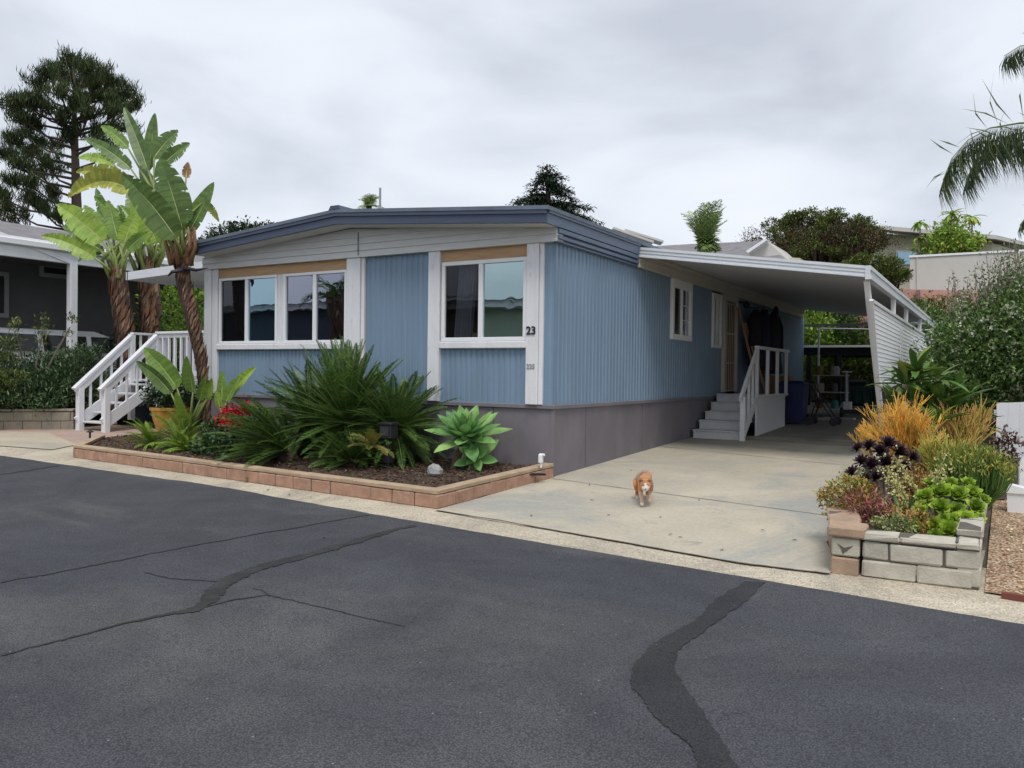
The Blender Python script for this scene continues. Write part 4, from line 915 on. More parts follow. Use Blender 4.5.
def sago(loc, h, n, L, label, el=(-.1, 1.35), azr=None, arch=(.15, .6)):
    r = thing('sago_palm', label, 'plant', (loc[0], loc[1], gz(loc[1])), 'sago palms'); b = Vector((loc[0], loc[1], gz(loc[1])+.1))
    mb = MB(); mb.tube([b-Vector((0, 0, .1)), b+Vector((0, 0, h*.5)), b+Vector((0, 0, h))], [.14, .15, .1], 12); mb.build('trunk', TRKI, r, smooth=True)
    sp = []
    for i in range(n):
        q = (i+.5)/n; az = i*2.39996 if azr is None else rnd.uniform(*azr); e = el[0]+(el[1]-el[0])*q; sp.append((az, e+rnd.uniform(-.1, .1), L*rnd.uniform(.85, 1.1), rnd.uniform(*arch)))
    fronds('fronds', r, tuple(b+Vector((0, 0, h))), sp, SAGO, .115, 64, .0135, .010, vee=.3, fwd=.85)
    return r
sago((-2.95, -.72), .55, 110, 1.20, 'tallest sago palm, its upright fan reaching the window sill', (-.35, 1.5), None, (.08, .42))
sago((-3.85, -.50), .45, 92, 1.06, 'sago palm on the red flower side of the tallest one', (-.4, 1.25))
sago((-3.60, -1.20), .14, 84, 1.12, 'lowest sago palm sweeping its fronds over the brick edge', (-.08, .95), (1.7, 5.2), (.3, .6))
sago((-2.25, -.50), .45, 90, 1.02, 'sago palm behind the black path light', (-.45, 1.2))
sago((-2.45, -1.15), .08, 50, .66, 'small low sago palm at the foot of the black path light', (.0, .9))
YEL = leafmat('yellowing_leaf', L3((.35, .30, .06), (.22, .27, .05), (.40, .22, .08), (.28, .33, .08)), .6, .2)
b_ = G(330, 466, .12); r = thing('dry_frond_tuft', 'small yellow and brown tuft at the front of the sago palms', 'plant', tuple(b_))
fronds('fronds', r, tuple(b_), [(rnd.uniform(3.4, 6.3), rnd.uniform(.1, 1.3), .3, .9) for _ in range(12)], YEL, .08, 60, .012, .005)
b_ = G(372, 447, .45); r = thing('dry_frond_tuft', 'orange and yellow fronds just above the black path light', 'plant', tuple(b_))
fronds('fronds', r, tuple(b_), [(rnd.uniform(3.4, 6.8), rnd.uniform(-.2, 1.2), .32, .8) for _ in range(11)], YEL, .08, 60, .012, .005)
# big-leaved rosettes
def blade(mb, base, dirv, L, W, up, curl=.2, mi=0, nst=6, cup=.25, tip=.0, em=None):
    """one fleshy lance-shaped leaf with thickness suggested by a cupped cross-section"""
    t = Vector(dirv).normalized(); sd_ = t.cross(Vector(up)); 
    if sd_.length < .05: sd_ = t.cross(Vector((1, 0, 0)))
    sd_.normalize(); u = sd_.cross(t).normalized(); vs = []
    for i in range(nst+1):
        q = i/nst; c_ = Vector(base)+t*L*q+u*(-curl*L*q*q); wd = W*.5*(.35+.65*math.sin(math.pi*(q*.72+.16))**1.2)*(1 if q < .75 else max(0, (1-q)/.25)**.7)
        vs += [c_-sd_*wd+u*wd*cup, c_-u*W*.04, c_+sd_*wd+u*wd*cup]
    mb.add(vs, [f for i in range(nst) for f in ((3*i, 3*i+1, 3*i+4, 3*i+3), (3*i+1, 3*i+2, 3*i+5, 3*i+4))], mi)
def rosette(mb, c, R, n, axis=(0, 0, 1), mi=0, wr=.42, open_=1.25, inner=.2, nst=5, cup=.3):
    ax = Vector(axis).normalized(); e1 = ax.cross(Vector((0, 1, .1))).normalized(); e2 = ax.cross(e1)
    for i in range(n):
        q = (i+.5)/n; a = i*2.39996; tilt = inner+(open_-inner)*q; h = e1*math.cos(a)+e2*math.sin(a)
        d_ = ax*math.cos(tilt)+h*math.sin(tilt); blade(mb, Vector(c), d_, R*(.45+.55*q), R*wr*(.6+.4*q), ax*math.sin(tilt)*1-h*math.cos(tilt), -.12, mi, nst, cup)
AG = leafmat('agave_leaf', L3((.17, .36, .13), (.24, .46, .15), (.13, .28, .11), (.34, .54, .20)), .45, .2, .35, 5)
r = thing('agave', 'pale green foxtail agave rosette on a bare stem beside the mauve skirting', 'plant', (-1.02, -.55, 0)); c_ = px((467, 437), 10.75)
mb = MB(); rosette(mb, c_, .64, 36, (.15, -.45, 1), 0, .30, 1.75, .1, 7, .35); mb.build('leaves', AG, r, smooth=True)
mb = MB(); c2 = px((476, 458), 10.6); rosette(mb, c2, .40, 16, (.3, -.7, .3), 0, .34, 1.6, .2, 6, .35); mb.build('lower_leaves', AG, r, smooth=True)
mb = MB(); mb.tube([px((452, 472), 10.6), px((458, 455), 10.7), c_], [.045, .05, .05], 9); mb.tube([px((470, 474), 10.5), c2], [.03, .03], 8); mb.build('stem', solid('agave_stem', (.13, .09, .06), .8, .3, 12, trans=0), r, smooth=True)
# bed: mulch and brick edge
bedA, bedB, bedC = G(73, 457), G(437, 508.5), Vector((.03, -.03, 0)); bA2 = G(97, 438, .14); bA3 = G(168, 429.5, .14)
inset = [(bedA.x+.12, bedA.y+.1), (bedB.x-.02, bedB.y+.14), (-.02, -.16), (-.05, .0), (-6.85, .0), (-6.85, 1.9), (bA3.x, 1.85), (bA3.x+.05, bA3.y), (bA2.x+.1, bA2.y)]
sheet('planting_bed', inset, .13, SOIL)
def inpoly(x, y, P):
    c_ = False; j = len(P)-1
    for i in range(len(P)):
        if (P[i][1] > y) != (P[j][1] > y) and x < (P[j][0]-P[i][0])*(y-P[i][1])/(P[j][1]-P[i][1]+1e-9)+P[i][0]: c_ = not c_
        j = i
    return c_
MUL = leafmat('bark_chips', L3((.05, .025, .018), (.10, .05, .032), (.16, .085, .055), (.035, .02, .018), (.22, .14, .10)), .9, 0, .2, 5)
def scatter(P, n, h, box_):
    out = []
    while len(out) < n:
        x = RG.uniform(box_[0], box_[1]); y = RG.uniform(box_[2], box_[3])
        if inpoly(x, y, P): out.append((x, y, SL*y+h+RG.uniform(0, .02)))
    return np.array(out)
Pm = scatter(inset, 9000, .133, (-9, .1, -2.5, 1.9)); dm = unit(len(Pm)); dm[:, 2] *= .25
cards('bark_mulch', Pm, dm, unit(len(Pm))*.4+np.array([0, 0, 1]), .05*RG.uniform(.5, 1.5, len(Pm)), .022*RG.uniform(.6, 1.6, len(Pm)), MUL, fold=.15, tags=dict(kind='stuff'))
BE = thing('brick_edging', 'low salmon brick edging with a tan cap round the front planting bed', 'edging', (-4, -2, -.06))
def brick_run(name, parent, a, b, mat, bl, bh, th, z0=-.01, gap=.008, courses=1, jit=.004, off=0.0, bevel=.008):
    """bricks laid from a to b (xy) following the ground; th = thickness toward the left of a->b"""
    a = Vector((a[0], a[1], 0)); b = Vector((b[0], b[1], 0)); L = (b-a).length; t = (b-a)/L; nn = Vector((-t.y, t.x, 0)); mb = MB()
    for c_ in range(courses):
        x = -(bl*.5 if c_ % 2 else 0)+off
        while x < L-.01:
            x0 = max(0, x)+gap/2; x1 = min(L, x+bl*rnd.uniform(.97, 1.03))-gap/2; x += bl
            if x1-x0 < .03: continue
            tmp = MB(); j = rnd.uniform(-jit, jit); tmp.bev(x0, x1, j, th+j, c_*bh+gap/2, (c_+1)*bh-gap/2, bevel)
            V = []
            for v in tmp.v:
                p = a+t*v[0]+nn*v[1]; jj = bevel*.45; V.append((p.x+rnd.uniform(-jj, jj), p.y+rnd.uniform(-jj, jj), gz(p.y)+z0+v[2]+rnd.uniform(-jj, jj)))
            mb.add(V, tmp.f)
    mb.build(name, mat, parent)
    tmp = MB(); tmp.box(.01, L-.01, .012, th-.012, 0, courses*bh-.008); V = []
    for v in tmp.v:
        p = a+t*v[0]+nn*v[1]; V.append((p.x, p.y, gz(p.y)+z0+v[2]))
    m2 = MB(); m2.add(V, tmp.f); m2.build('mortar', MORTAR, parent)
bA2g = Vector((bA2.x, bA2.y, 0)); cB = (bedB.x+.0, bedB.y)
for a, b in ((bedA, bedB), (bedB, bedC)):
    brick_run('brick_course', BE, a, b, BRICK, .33, .15, .12, -.01)
    brick_run('cap_course', BE, a, b, CAPC, .9, .055, .14, .14)
brick_run('brick_course', BE, bA2, bedA, BRICK, .33, .15, .12, -.01); brick_run('cap_course', BE, bA2, bedA, CAPC, .9, .055, .14, .14)
brick_run('rear_edging', BE, bA3, bA2, CAPC, 1.4, .15, .09, .0)
# small things in and round the bed
p = G(388, 478); PL = thing('path_light', 'black square-headed garden light on a post before the sago palms', 'garden light', tuple(p))
mb = MB(); mb.bev(p.x-.035, p.x+.035, p.y-.035, p.y+.035, p.z, p.z+.52, .006); mb.bev(p.x-.055, p.x+.055, p.y-.055, p.y+.055, p.z+.20, p.z+.30, .006); mb.build('post', BLACK, PL)
mb = MB(); mb.bev(p.x-.10, p.x+.10, p.y-.08, p.y+.08, p.z+.52, p.z+.72, .01); mb.bev(p.x-.115, p.x+.115, p.y-.095, p.y+.095, p.z+.70, p.z+.735, .008); mb.build('head', BLACK, PL)
mb = MB(); mb.box(p.x-.07, p.x+.07, p.y-.085, p.y-.078, p.z+.56, p.z+.68); mb.build('lens', paint('dark_lens', (.05, .05, .055, 1), .2), PL)
def rock(name, c, r, mat, label, seed=1, cat='rock'):
    R_ = random.Random(seed); mb = MB(); n, m_ = 12, 7; v = []
    for j in range(m_+1):
        ph = math.pi*j/m_
        for i in range(n):
            a = 2*math.pi*i/n; k = r*(1+.22*math.sin(a*2+seed)*math.sin(ph)+R_.uniform(-.1, .1)); v.append((c[0]+k*math.sin(ph)*math.cos(a)*1.1, c[1]+k*math.sin(ph)*math.sin(a)*.9, c[2]+k*.8*math.cos(ph)))
    mb.add(v, [(j*n+i, j*n+(i+1) % n, (j+1)*n+(i+1) % n, (j+1)*n+i) for j in range(m_) for i in range(n)]); mb.build(name, mat, **T(label, cat))
c_ = G(435, 475, .14); rock('rock', c_+Vector((0, 0, .05)), .105, paint('pale_rock', (.34, .33, .33, 1), .8, .35, 14, bmp=.8), 'single pale grey rock lying on the bark mulch', 3)
p = px((541, 468), 10.35); p.z = gz(p.y)+.18
SPN = thing('hose_bib', 'small white capped standpipe at the end of the brick edging', 'standpipe', tuple(p))
mb = MB(); mb.tube([p, p+Vector((0, 0, .10))], .014, 8); mb.build('pipe', VINYL, SPN)
mb = MB(); mb.bev(p.x-.03, p.x+.02, p.y-.03, p.y+.03, p.z+.06, p.z+.17, .008); mb.tube([p+Vector((-.02, 0, .165)), p+Vector((.05, 0, .165))], .017, 8); mb.build('head', VINYL, SPN)
mb = MB(); mb.tube([px((503, 473.5), 10.1), px((520, 474), 10.15), px((545, 474.5), 10.3)], [.03, .035, .03], 8, squash=.5); mb.build('drain_hose', BLACK, smooth=True, **T('flat black hose lying on the brick edging by the standpipe', 'hose'))
p = Vector((bA2.x-.05, bA2.y-.1, gz(bA2.y))); q = thing('garden_stake', 'short dark garden stake by the corner of the brick edging at the stairs', 'stake', tuple(p))
mb = MB(); mb.tube([p, p+Vector((0, 0, .26))], .018, 7); mb.build('stem', BLACK, q); mb = MB(); mb.lathe(p+Vector((0, 0, .25)), [(.0, .05), (.07, 0), (.03, -.01)], 10); mb.build('cap', BLACK, q)
# pot with a plant
p = Vector((-9.75, 1.42, gz(1.4))); PT = thing('plant_pot', 'large ribbed yellow-orange pot standing beside the deck stairs', 'pot', tuple(p))
mb = MB(); n = 40; prof = [(.26, 0), (.29, .05), (.36, .25), (.40, .44), (.43, .46), (.43, .52), (.38, .52), (.37, .44), (.001, .43)]; v = []
for r_, h in prof:
    for k in range(n): rr = r_*(1+(.025 if k % 4 < 2 and .02 < h < .45 and r_ > .2 else 0)); v.append((p.x+rr*math.cos(2*math.pi*k/n), p.y+rr*math.sin(2*math.pi*k/n), p.z+h))
mb.add(v, [(i*n+k, i*n+(k+1) % n, (i+1)*n+(k+1) % n, (i+1)*n+k) for i in range(len(prof)-1) for k in range(n)]); mb.build('pot_body', paint('mustard_glaze', (.56, .30, .06, 1), .35, .3, 6, dirt=((.34, .17, .05, 1), 9, .60), bmp=.1), PT)
GD = leafmat('dark_leaf', L3((.018, .04, .016), (.035, .075, .025), (.055, .11, .035), (.025, .055, .02)), .4, .12, .5, 2)
foliage('pot_shrub', [(p.x, p.y, p.z+.82, .5, .45, .30), (p.x-.2, p.y, p.z+.7, .4, .3, .2)], 1500, .10, GD, None, 10, .09, .5, tags=T('dark leafy shrub growing in the ribbed yellow-orange pot', 'plant'))
# feathery ferns
FRN = leafmat('fern_leaf', L3((.16, .28, .03), (.24, .38, .05), (.12, .22, .03), (.32, .42, .08)), .6, .3, .3, 3)
def fernpatch(loc, R, n, label, h=.1):
    r = thing('asparagus_fern', label, 'plant', (loc[0], loc[1], gz(loc[1])+h), 'feathery ferns in the front bed'); b = Vector((loc[0], loc[1], gz(loc[1])+h+.05))
    fronds('fronds', r, tuple(b), [(rnd.uniform(0, 6.28), rnd.uniform(.1, 1.4), R*rnd.uniform(.7, 1.1), rnd.uniform(.6, 1.3)) for _ in range(n)], FRN, .05, 70, .012, .004, FRN, 0)
fernpatch((-6.75, -1.15), .62, 40, 'bright feathery fern under the broad leaves nearest the stairs'); fernpatch((-6.1, -1.15), .6, 40, 'bright feathery fern at the foot of the slanting trunk'); fernpatch((-5.75, -1.25), .42, 26, 'smallest feathery fern beside the red flowers'); fernpatch((-6.35, -.85), .85, 30, 'taller feathery fern rising round the slanting trunk')
GRN = leafmat('geranium_leaf', L3((.03, .07, .025), (.06, .13, .035), (.045, .10, .03)), .5, .2, .4, 2)
r = thing('geranium', 'red flowering geranium between the young bird of paradise and the sago palms', 'plant', (-5.3, -.75, 0))
foliage('leaves', [(-5.35, -.75, .30, .45, .35, .26), (-4.9, -1.0, .22, .5, .35, .16), (-5.0, -1.25, .18, .6, .25, .12)], 2400, .075, GRN, r, 10, .07, .8)
RED = leafmat('red_petals', L3((.60, .012, .03), (.75, .02, .05), (.45, .01, .03)), .5, .2, .3)
P = np.concatenate([np.array(px(c2, 12.3))+RG.normal(size=(50, 3))*.05 for c2 in ((236, 411), (246, 407), (231, 418), (225, 421), (240, 420), (249, 411), (234, 425), (228, 413), (243, 414))])
cards('flowers', P, unit(len(P))+np.array([0, -.5, .3]), unit(len(P)), .055, .05, RED, r); mb = MB()
for c2 in ((236, 411), (246, 407), (231, 418), (225, 421), (240, 420), (249, 411)): mb.tube([Vector((-5.3, -.75, .25)), px(c2, 12.8)], .006, 5)
mb.build('stems', GRN, r)
# ================================================================== RIGHT-HAND PLANTER
HP = .25
a0, a1, a2, a3 = (4.17, -2.97), (4.93, -2.95), (4.97, .9), (3.78, -2.05)
PW = thing('planter_wall', 'grey concrete block planter wall with pinkish brick pillar at the driveway corner', 'planter wall', (4.5, -2.9, -.1))
brick_run('block_courses', PW, a0, a1, BLOCK, .36, .135, .16, -.01, .012, 2, .004, 0, .012)
brick_run('cap_course', PW, (a0[0]-.01, a0[1]-.01), (a1[0]+.005, a1[1]-.01), BLOCK, .36, .06, .19, .262, .012, 1, .006, -.1, .012)
brick_run('side_courses', PW, (a1[0], a1[1]+.0), a2, BLOCK, .42, .15, .15, .0, .012, 2, .004, 0, .01)
brick_run('side_cap', PW, (a1[0]+.005, a1[1]+.30), a2, BLOCK, .42, .07, .17, .29, .012, 1, .006, 0, .01)
PINK = paint('pink_block', (.36, .255, .18, 1), .9, .25, 6, dirt=((.30, .20, .15, 1), 9, .58), bmp=.5, bscale=60)
brick_run('pillar_courses', PW, a3, (3.955, -2.80), PINK, .30, .14, .20, -.02, .01, 2, .006, 0, .012)
brick_run('pillar_cap', PW, (a3[0]-.02, a3[1]+.02), (3.94, -2.99), PINK, .32, .075, .24, .27, .01, 1, .008, 0, .012)
mb = MB(); z0 = gz(-2.9)
mb.bev(3.955, 4.15, -2.985, -2.80, z0-.02, z0+.115, .012); mb.build('pillar_block', PINK, PW)
mb = MB(); mb.bev(3.96, 4.155, -2.98, -2.80, z0+.125, z0+.262, .012); mb.build('pillar_face_block', BLOCK, PW)
mb = MB(); mb.bev(3.93, 4.19, -3.01, -2.74, z0+.27, z0+.35, .014); mb.build('pillar_top_brick', PINK, PW)
mb = MB(); mb.prism([(4.0, -2.984, z0+.22), (4.05, -2.984, z0+.19), (4.11, -2.984, z0+.21), (4.07, -2.984, z0+.17), (4.04, -2.984, z0+.145), (4.03, -2.984, z0+.18)], (0, .006, 0)); mb.build('chip', MORTAR, PW)
brick_run('left_edging', PW, (3.50, 4.2), (3.765, -1.98), BLOCK, .5, .135, .10, -.01, .01, 2)
ppoly = [(4.05, -2.85), (4.95, -2.82), (5.0, 4.3), (3.55, 4.3), (3.66, -1.9)]
sheet('planter_soil', [(4.03, -2.84), (4.96, -2.82), (5.0, .9), (3.64, .9), (3.80, -1.98)], HP, SOIL)
sheet('planter_soil', [(3.62, .91), (5.0, .91), (9, 4.31), (9, 14), (3.5, 14), (3.5, 4.3)], .02, SOIL)
def pb(px_, py_, h=HP): return G(px_, py_, h)
# green aeonium dome
AEG = leafmat('aeonium_leaf', L3((.36, .52, .06), (.24, .40, .04), (.48, .62, .10), (.17, .30, .04)), .4, .2, .4, 9)
c0 = pb(950, 543); r = thing('aeonium', 'mound of lime green aeonium rosettes at the front of the block planter', 'succulent', tuple(c0))
mb = MB(); st = MB()
ros = [(921, 515, 13), (934, 526, 13), (949, 531, 15), (965, 521, 14), (926, 498, 13), (941, 508, 12), (957, 511, 11), (975, 508, 12), (941, 493, 13), (958, 496, 13), (972, 494, 11), (916, 527, 10), (936, 538, 11), (963, 535, 11), (978, 520, 10), (950, 485, 11), (968, 484, 9), (931, 484, 9), (984, 500, 8), (952, 520, 9), (944, 519, 8), (922, 507, 9)]
for x, y, rp in ros:
    dd = 6.12+(543-y)/60*.75; p = px((x, y), dd); ax = Vector(((x-950)/70, -.8, .7+(520-y)/80)); rosette(mb, p, rp*dd/814*rnd.uniform(.92, 1.1), 36, ax, 0, .60, 1.35, .02, 4, .45)
    st.tube([c0+Vector(((x-950)*.004, .28, -.05)), p-ax.normalized()*.03], .012, 5)
mb.build('rosettes', AEG, r, smooth=True); st.build('stems', solid('succulent_stem', (.12, .09, .05), .8, .3, 9, trans=0), r)
# black aeonium
AEB = leafmat('black_aeonium_leaf', L3((.022, .010, .018), (.045, .018, .03), (.015, .008, .014), (.07, .03, .04)), .35, .05, .5, 9)
STG = solid('grey_stem', (.22, .19, .16), .8, .3, 14, trans=0)
c0 = pb(884, 506); r = thing('black_aeonium', 'near-black aeonium rosettes on bare branching stems in the block planter', 'succulent', tuple(c0)); mb = MB(); st = MB()
for x, y, rp in ((853, 473, 9), (862, 462, 9), (872, 466, 11), (858, 449, 8), (869, 447, 9), (880, 452, 10), (888, 445, 11), (886, 463, 12), (899, 453, 11), (904, 467, 9), (876, 478, 9), (866, 480, 8), (893, 474, 9), (912, 458, 9)):
    dd = 7.35+(470-y)/40*.3; p = px((x, y), dd); ax = Vector(((x-880)/40, -.6, .9)); rosette(mb, p, rp*dd/814*1.2, 34, ax, 0, .34, 1.5, .05, 4, .3)
    st.tube([c0+Vector((rnd.uniform(-.03, .03), 0, 0)), c0.lerp(p, .55)+Vector((0, 0, .02)), p], [.017, .013, .010], 6)
mb.build('rosettes', AEB, r, smooth=True); st.build('stems', STG, r)
# firestick and pencil plants
def sticks(name, label, base, R, H, n0, mat, rad=.006, depth=4, spread=.55, lean=(0, 0), group=None, cat='succulent', uprightness=.5, nseg=5):
    r = thing(name, label, cat, tuple(base), group); mb = MB()
    def grow(p, d, L, k, rd):
        q = p+d*L*.5+Vector((rnd.uniform(-.1, .1), rnd.uniform(-.1, .1), rnd.uniform(0, .1)))*L*.4; e = p+d*L; mb.tube([p, q, e], [rd, rd*.92, rd*.8], nseg, cap=(k == depth))
        if k < depth:
            for _ in range(rnd.choice((2, 3, 3))):
                nd = (d+Vector(unit(1)[0])*spread+Vector((0, 0, uprightness*.4))).normalized(); grow(e, nd, L*rnd.uniform(.6, .95), k+1, rd*.85)
    for _ in range(n0):
        a = rnd.uniform(0, 6.28); ti = rnd.uniform(0, R/H*1.1); d = Vector((math.cos(a)*ti+lean[0], math.sin(a)*ti+lean[1], 1)).normalized()
        grow(Vector(base)+Vector((math.cos(a)*R*.18*rnd.random(), math.sin(a)*R*.18*rnd.random(), 0)), d, H*rnd.uniform(.22, .34), 1, rad)
    mb.build('branches', mat, r); return r
FIRE = leafmat('firestick', L3((.88, .48, .07), (.95, .62, .12), (.80, .36, .12), (.70, .55, .12), (.95, .54, .12)), .5, .15, .3, 6)
FIRE2 = leafmat('firestick_pale', L3((.70, .48, .12), (.62, .50, .16), (.78, .40, .16), (.45, .42, .12)), .5, .15, .3, 6)
FIRE3 = leafmat('firestick_yellow', L3((.62, .56, .14), (.50, .50, .12), (.70, .52, .12), (.36, .42, .10)), .5, .15, .3, 6)
sticks('firestick_plant', 'bright orange firestick bush, tallest and brightest plant in the block planter', pb(905, 482), .34, .74, 46, FIRE, .0055, 5, .45, (0, 0), 'firestick bushes')
sticks('firestick_plant', 'small orange firestick tuft left of the brightest one near the carport post', pb(872, 462, .2), .25, .50, 14, FIRE, .006, 4, .45, (-.1, 0), 'firestick bushes')
sticks('firestick_plant', 'pinkish orange firestick growing above the green pencil bush', pb(962, 474, .2), .34, .92, 30, FIRE2, .0065, 4, .42, (0, 0), 'firestick bushes')
sticks('firestick_plant', 'pale yellow firestick between the orange bush and the pencil bush', pb(941, 494), .30, .62, 36, FIRE3, .006, 4, .5, (0, 0), 'firestick bushes')
PENC = leafmat('pencil_stem', L3((.07, .14, .03), (.12, .21, .04), (.17, .26, .06), (.10, .17, .05)), .5, .1, .3, 4)
r = thing('pencil_bush', 'rounded green pencil bush with yellow tips beside the white fence', 'shrub', tuple(pb(972, 508))); mb = MB(); tips = []
for i in range(520):
    b_ = pb(972, 508)+Vector((rnd.uniform(-.12, .12), rnd.uniform(-.05, .25), 0)); a = rnd.uniform(0, 6.28); rr = rnd.random()**.6*.27; top = b_+Vector((math.cos(a)*rr, math.sin(a)*rr*.8+.05, .44*(1-(rr/.45)**2)*rnd.uniform(.75, 1.1)+.06)); mid = b_.lerp(top, .5)+Vector((math.cos(a)*.05, math.sin(a)*.05, 0))
    mb.tube([b_, mid, top], [.005, .0045, .004], 4); tips.append(top)
mb.build('stems', PENC, r)
YT = leafmat('yellow_tip', L3((.42, .36, .07), (.22, .32, .06), (.55, .42, .09), (.14, .24, .05), (.12, .20, .04)), .5, .2)
Pt = np.repeat(np.array([tuple(p) for p in tips]), 5, 0)+RG.normal(size=(len(tips)*5, 3))*.018; cards('tips', Pt, unit(len(Pt))*.8+np.array([0, 0, .9]), unit(len(Pt)), .045, .012, YT, r)
# low succulents
JADE = leafmat('jade_leaf', L3((.35, .20, .04), (.50, .26, .05), (.22, .24, .04), (.14, .22, .05), (.42, .34, .06)), .45, .1, .4, 8)
def mound(name, label, base, R, H, n, L, asp, mat, up=.6, cat='succulent', group=None, jit=1.0):
    r = thing(name, label, cat, tuple(base), group)
    foliage('leaves', [(base[0], base[1], base[2]+H*.45, R, R*.9, H*.6), (base[0]+R*.3, base[1]-R*.2, base[2]+H*.3, R*.7, R*.7, H*.5)], n, L, mat, r, 8, L*.8, asp, up, shell=.7, jitter=jit)
    st = MB()
    for _ in range(8): st.tube([Vector(base), Vector(base)+Vector((rnd.uniform(-R, R)*.7, rnd.uniform(-R, R)*.7, H*.6))], [.012, .006], 5)
    st.build('stems', STG, r); return r
PKS = leafmat('pink_succulent', L3((.42, .13, .14), (.30, .09, .11), (.50, .22, .18), (.22, .12, .10)), .45, .1, .4, 8)
GRS = leafmat('grey_green_succulent', L3((.22, .30, .12), (.30, .36, .16), (.15, .22, .08), (.40, .36, .16)), .45, .1, .4, 8)
ORS = leafmat('orange_succulent', L3((.50, .24, .08), (.40, .30, .07), (.58, .32, .12), (.28, .22, .07)), .5, .1, .4, 8)
mound('jade_plant', 'orange and green jade bush spilling over the pink brick corner', pb(850, 516), .24, .30, 2200, .035, .55, JADE)
mound('jade_plant', 'green jade bush behind the orange one at the driveway edge', pb(862, 500), .18, .28, 1000, .04, .5, GRS)
mound('pink_succulent', 'low dark pink spiky succulent behind the front capping', pb(868, 522), .17, .22, 800, .06, .22, PKS, .9)
mound('ground_succulent', 'low grey-green succulent right behind the front capping', pb(893, 533), .13, .12, 700, .03, .6, GRS)
mound('ground_succulent', 'low orange-pink succulent beside the lime aeonium mound', pb(908, 530), .12, .17, 600, .045, .3, ORS)
mound('yellow_sedum', 'yellow-green sedum patch in the middle of the block planter', pb(915, 500), .26, .26, 1800, .04, .4, ORS, .6)
mound('yellow_sedum', 'pale yellow-green sedum behind the black aeonium', pb(897, 492), .22, .28, 1400, .035, .45, leafmat('pale_sedum', L3((.55, .50, .18), (.40, .42, .12), (.65, .58, .26), (.30, .34, .10)), .5, .15), .6)
mound('red_aloe', 'reddish brown leafy succulent below the firestick bush', pb(926, 492), .22, .30, 900, .07, .25, leafmat('red_brown', L3((.28, .10, .05), (.38, .17, .06), (.18, .09, .04)), .5, .1), .8)
c0 = pb(900, 524); r = thing('spiky_aloe', 'striped green spiky aloe in the middle of the planter', 'succulent', tuple(c0)); mb = MB()
for i in range(46):
    a = rnd.uniform(0, 6.28); e = rnd.uniform(.1, 1.2); d_ = Vector((math.cos(a)*math.cos(e), math.sin(a)*math.cos(e)*.8, math.sin(e))); blade(mb, c0+d_*.03, d_, rnd.uniform(.16, .26), .035, (0, 0, 1), .1, 0, 4, .5)
mb.build('leaves', leafmat('aloe_leaf', L3((.09, .18, .06), (.16, .28, .09), (.28, .36, .14), (.07, .14, .05)), .45, .1, .4, 8), r)
PALE = leafmat('pale_flower', L3((.70, .66, .34), (.60, .60, .24), (.78, .74, .45), (.5, .46, .2)), .6, .2)
for k, (stalks, lab) in enumerate(((((908, 500, 886, 466), (914, 512, 893, 482)), 'drooping pale flower spikes in front of the black aeonium'), (((925, 505, 893, 455), (930, 500, 944, 460), (932, 505, 938, 478)), 'tall yellow-green flower spikes leaning out of the planter centre'))):
    b_ = pb(stalks[0][0], 508); r = thing('flower_spike', lab, 'flower', tuple(b_), 'flower spikes in the planter'); P = []; mb = MB()
    for (x0, y0, x1, y1) in stalks:
        p0, p1 = px((x0, y0), 6.9), px((x1, y1), 6.75); mb.tube([p0, p0.lerp(p1, .5)+Vector((0, 0, .03)), p1], [.008, .007, .004], 5)
        for q in np.linspace(.15, 1, 60): P.append(np.array(p0.lerp(p1, q))+RG.normal(size=3)*(.012+.035*q*q))
    mb.build('stalks', solid('pale_stalk', (.40, .38, .16), .6, .2, 9, trans=0), r); P = np.repeat(np.array(P), 3, 0)+RG.normal(size=(len(P)*3, 3))*.01; cards('blooms', P, unit(len(P)), unit(len(P)), .022, .018, PALE, r)
p = px((957, 499), 6.9); LL = thing('mushroom_light', 'low dark mushroom-shaped garden light among the lime rosettes', 'garden light', (p.x, p.y, gz(p.y)+HP))
mb = MB(); mb.lathe(p, [(.001, .045), (.05, .035), (.095, .005), (.09, -.008), (.001, -.005)], 20); mb.build('cap', paint('bronze_cap', (.06, .05, .045, 1), .5), LL, smooth=True)
mb = MB(); mb.tube([p-Vector((0, 0, .008)), (p.x, p.y, gz(p.y)+HP)], .02, 8); mb.build('stem', BLACK, LL)
rock('rock', pb(872, 538)+Vector((0, 0, .02)), .03, paint('pale_stone', (.5, .48, .44, 1), .8, .3, 20, bmp=.6), 'small white stone tucked in the corner of the block planter', 5)
# plumeria-like broad leaved shrubs behind
PLU = leafmat('broad_green_leaf', L3((.07, .16, .035), (.11, .23, .05), (.16, .30, .06), (.05, .12, .03), (.32, .38, .07)), .4, .22, .45, 2)
def whorls(name, label, base, heads, L, n=16, mat=PLU, stemmat=STG, wr=.24, group=None):
    r = thing(name, label, 'shrub', tuple(base), group); mb = MB(); st = MB()
    for h in heads:
        for i in range(n):
            a = i*2.39996; e = rnd.uniform(-.1, 1.15); d_ = Vector((math.cos(a)*math.cos(e), math.sin(a)*math.cos(e), math.sin(e))); l_ = L*rnd.uniform(.7, 1.15); blade(mb, h+d_*.03, d_, l_, l_*wr, (0, 0, 1), rnd.uniform(.1, .35), 0, 5, .3)
        st.tube([Vector(base)+Vector((rnd.uniform(-.1, .1), rnd.uniform(-.1, .1), 0)), Vector(base).lerp(h, .5)+Vector((rnd.uniform(-.1, .1), 0, .05)), h], [.03, .022, .014], 6)
    mb.build('leaves', mat, r, smooth=True); st.build('stems', stemmat, r)
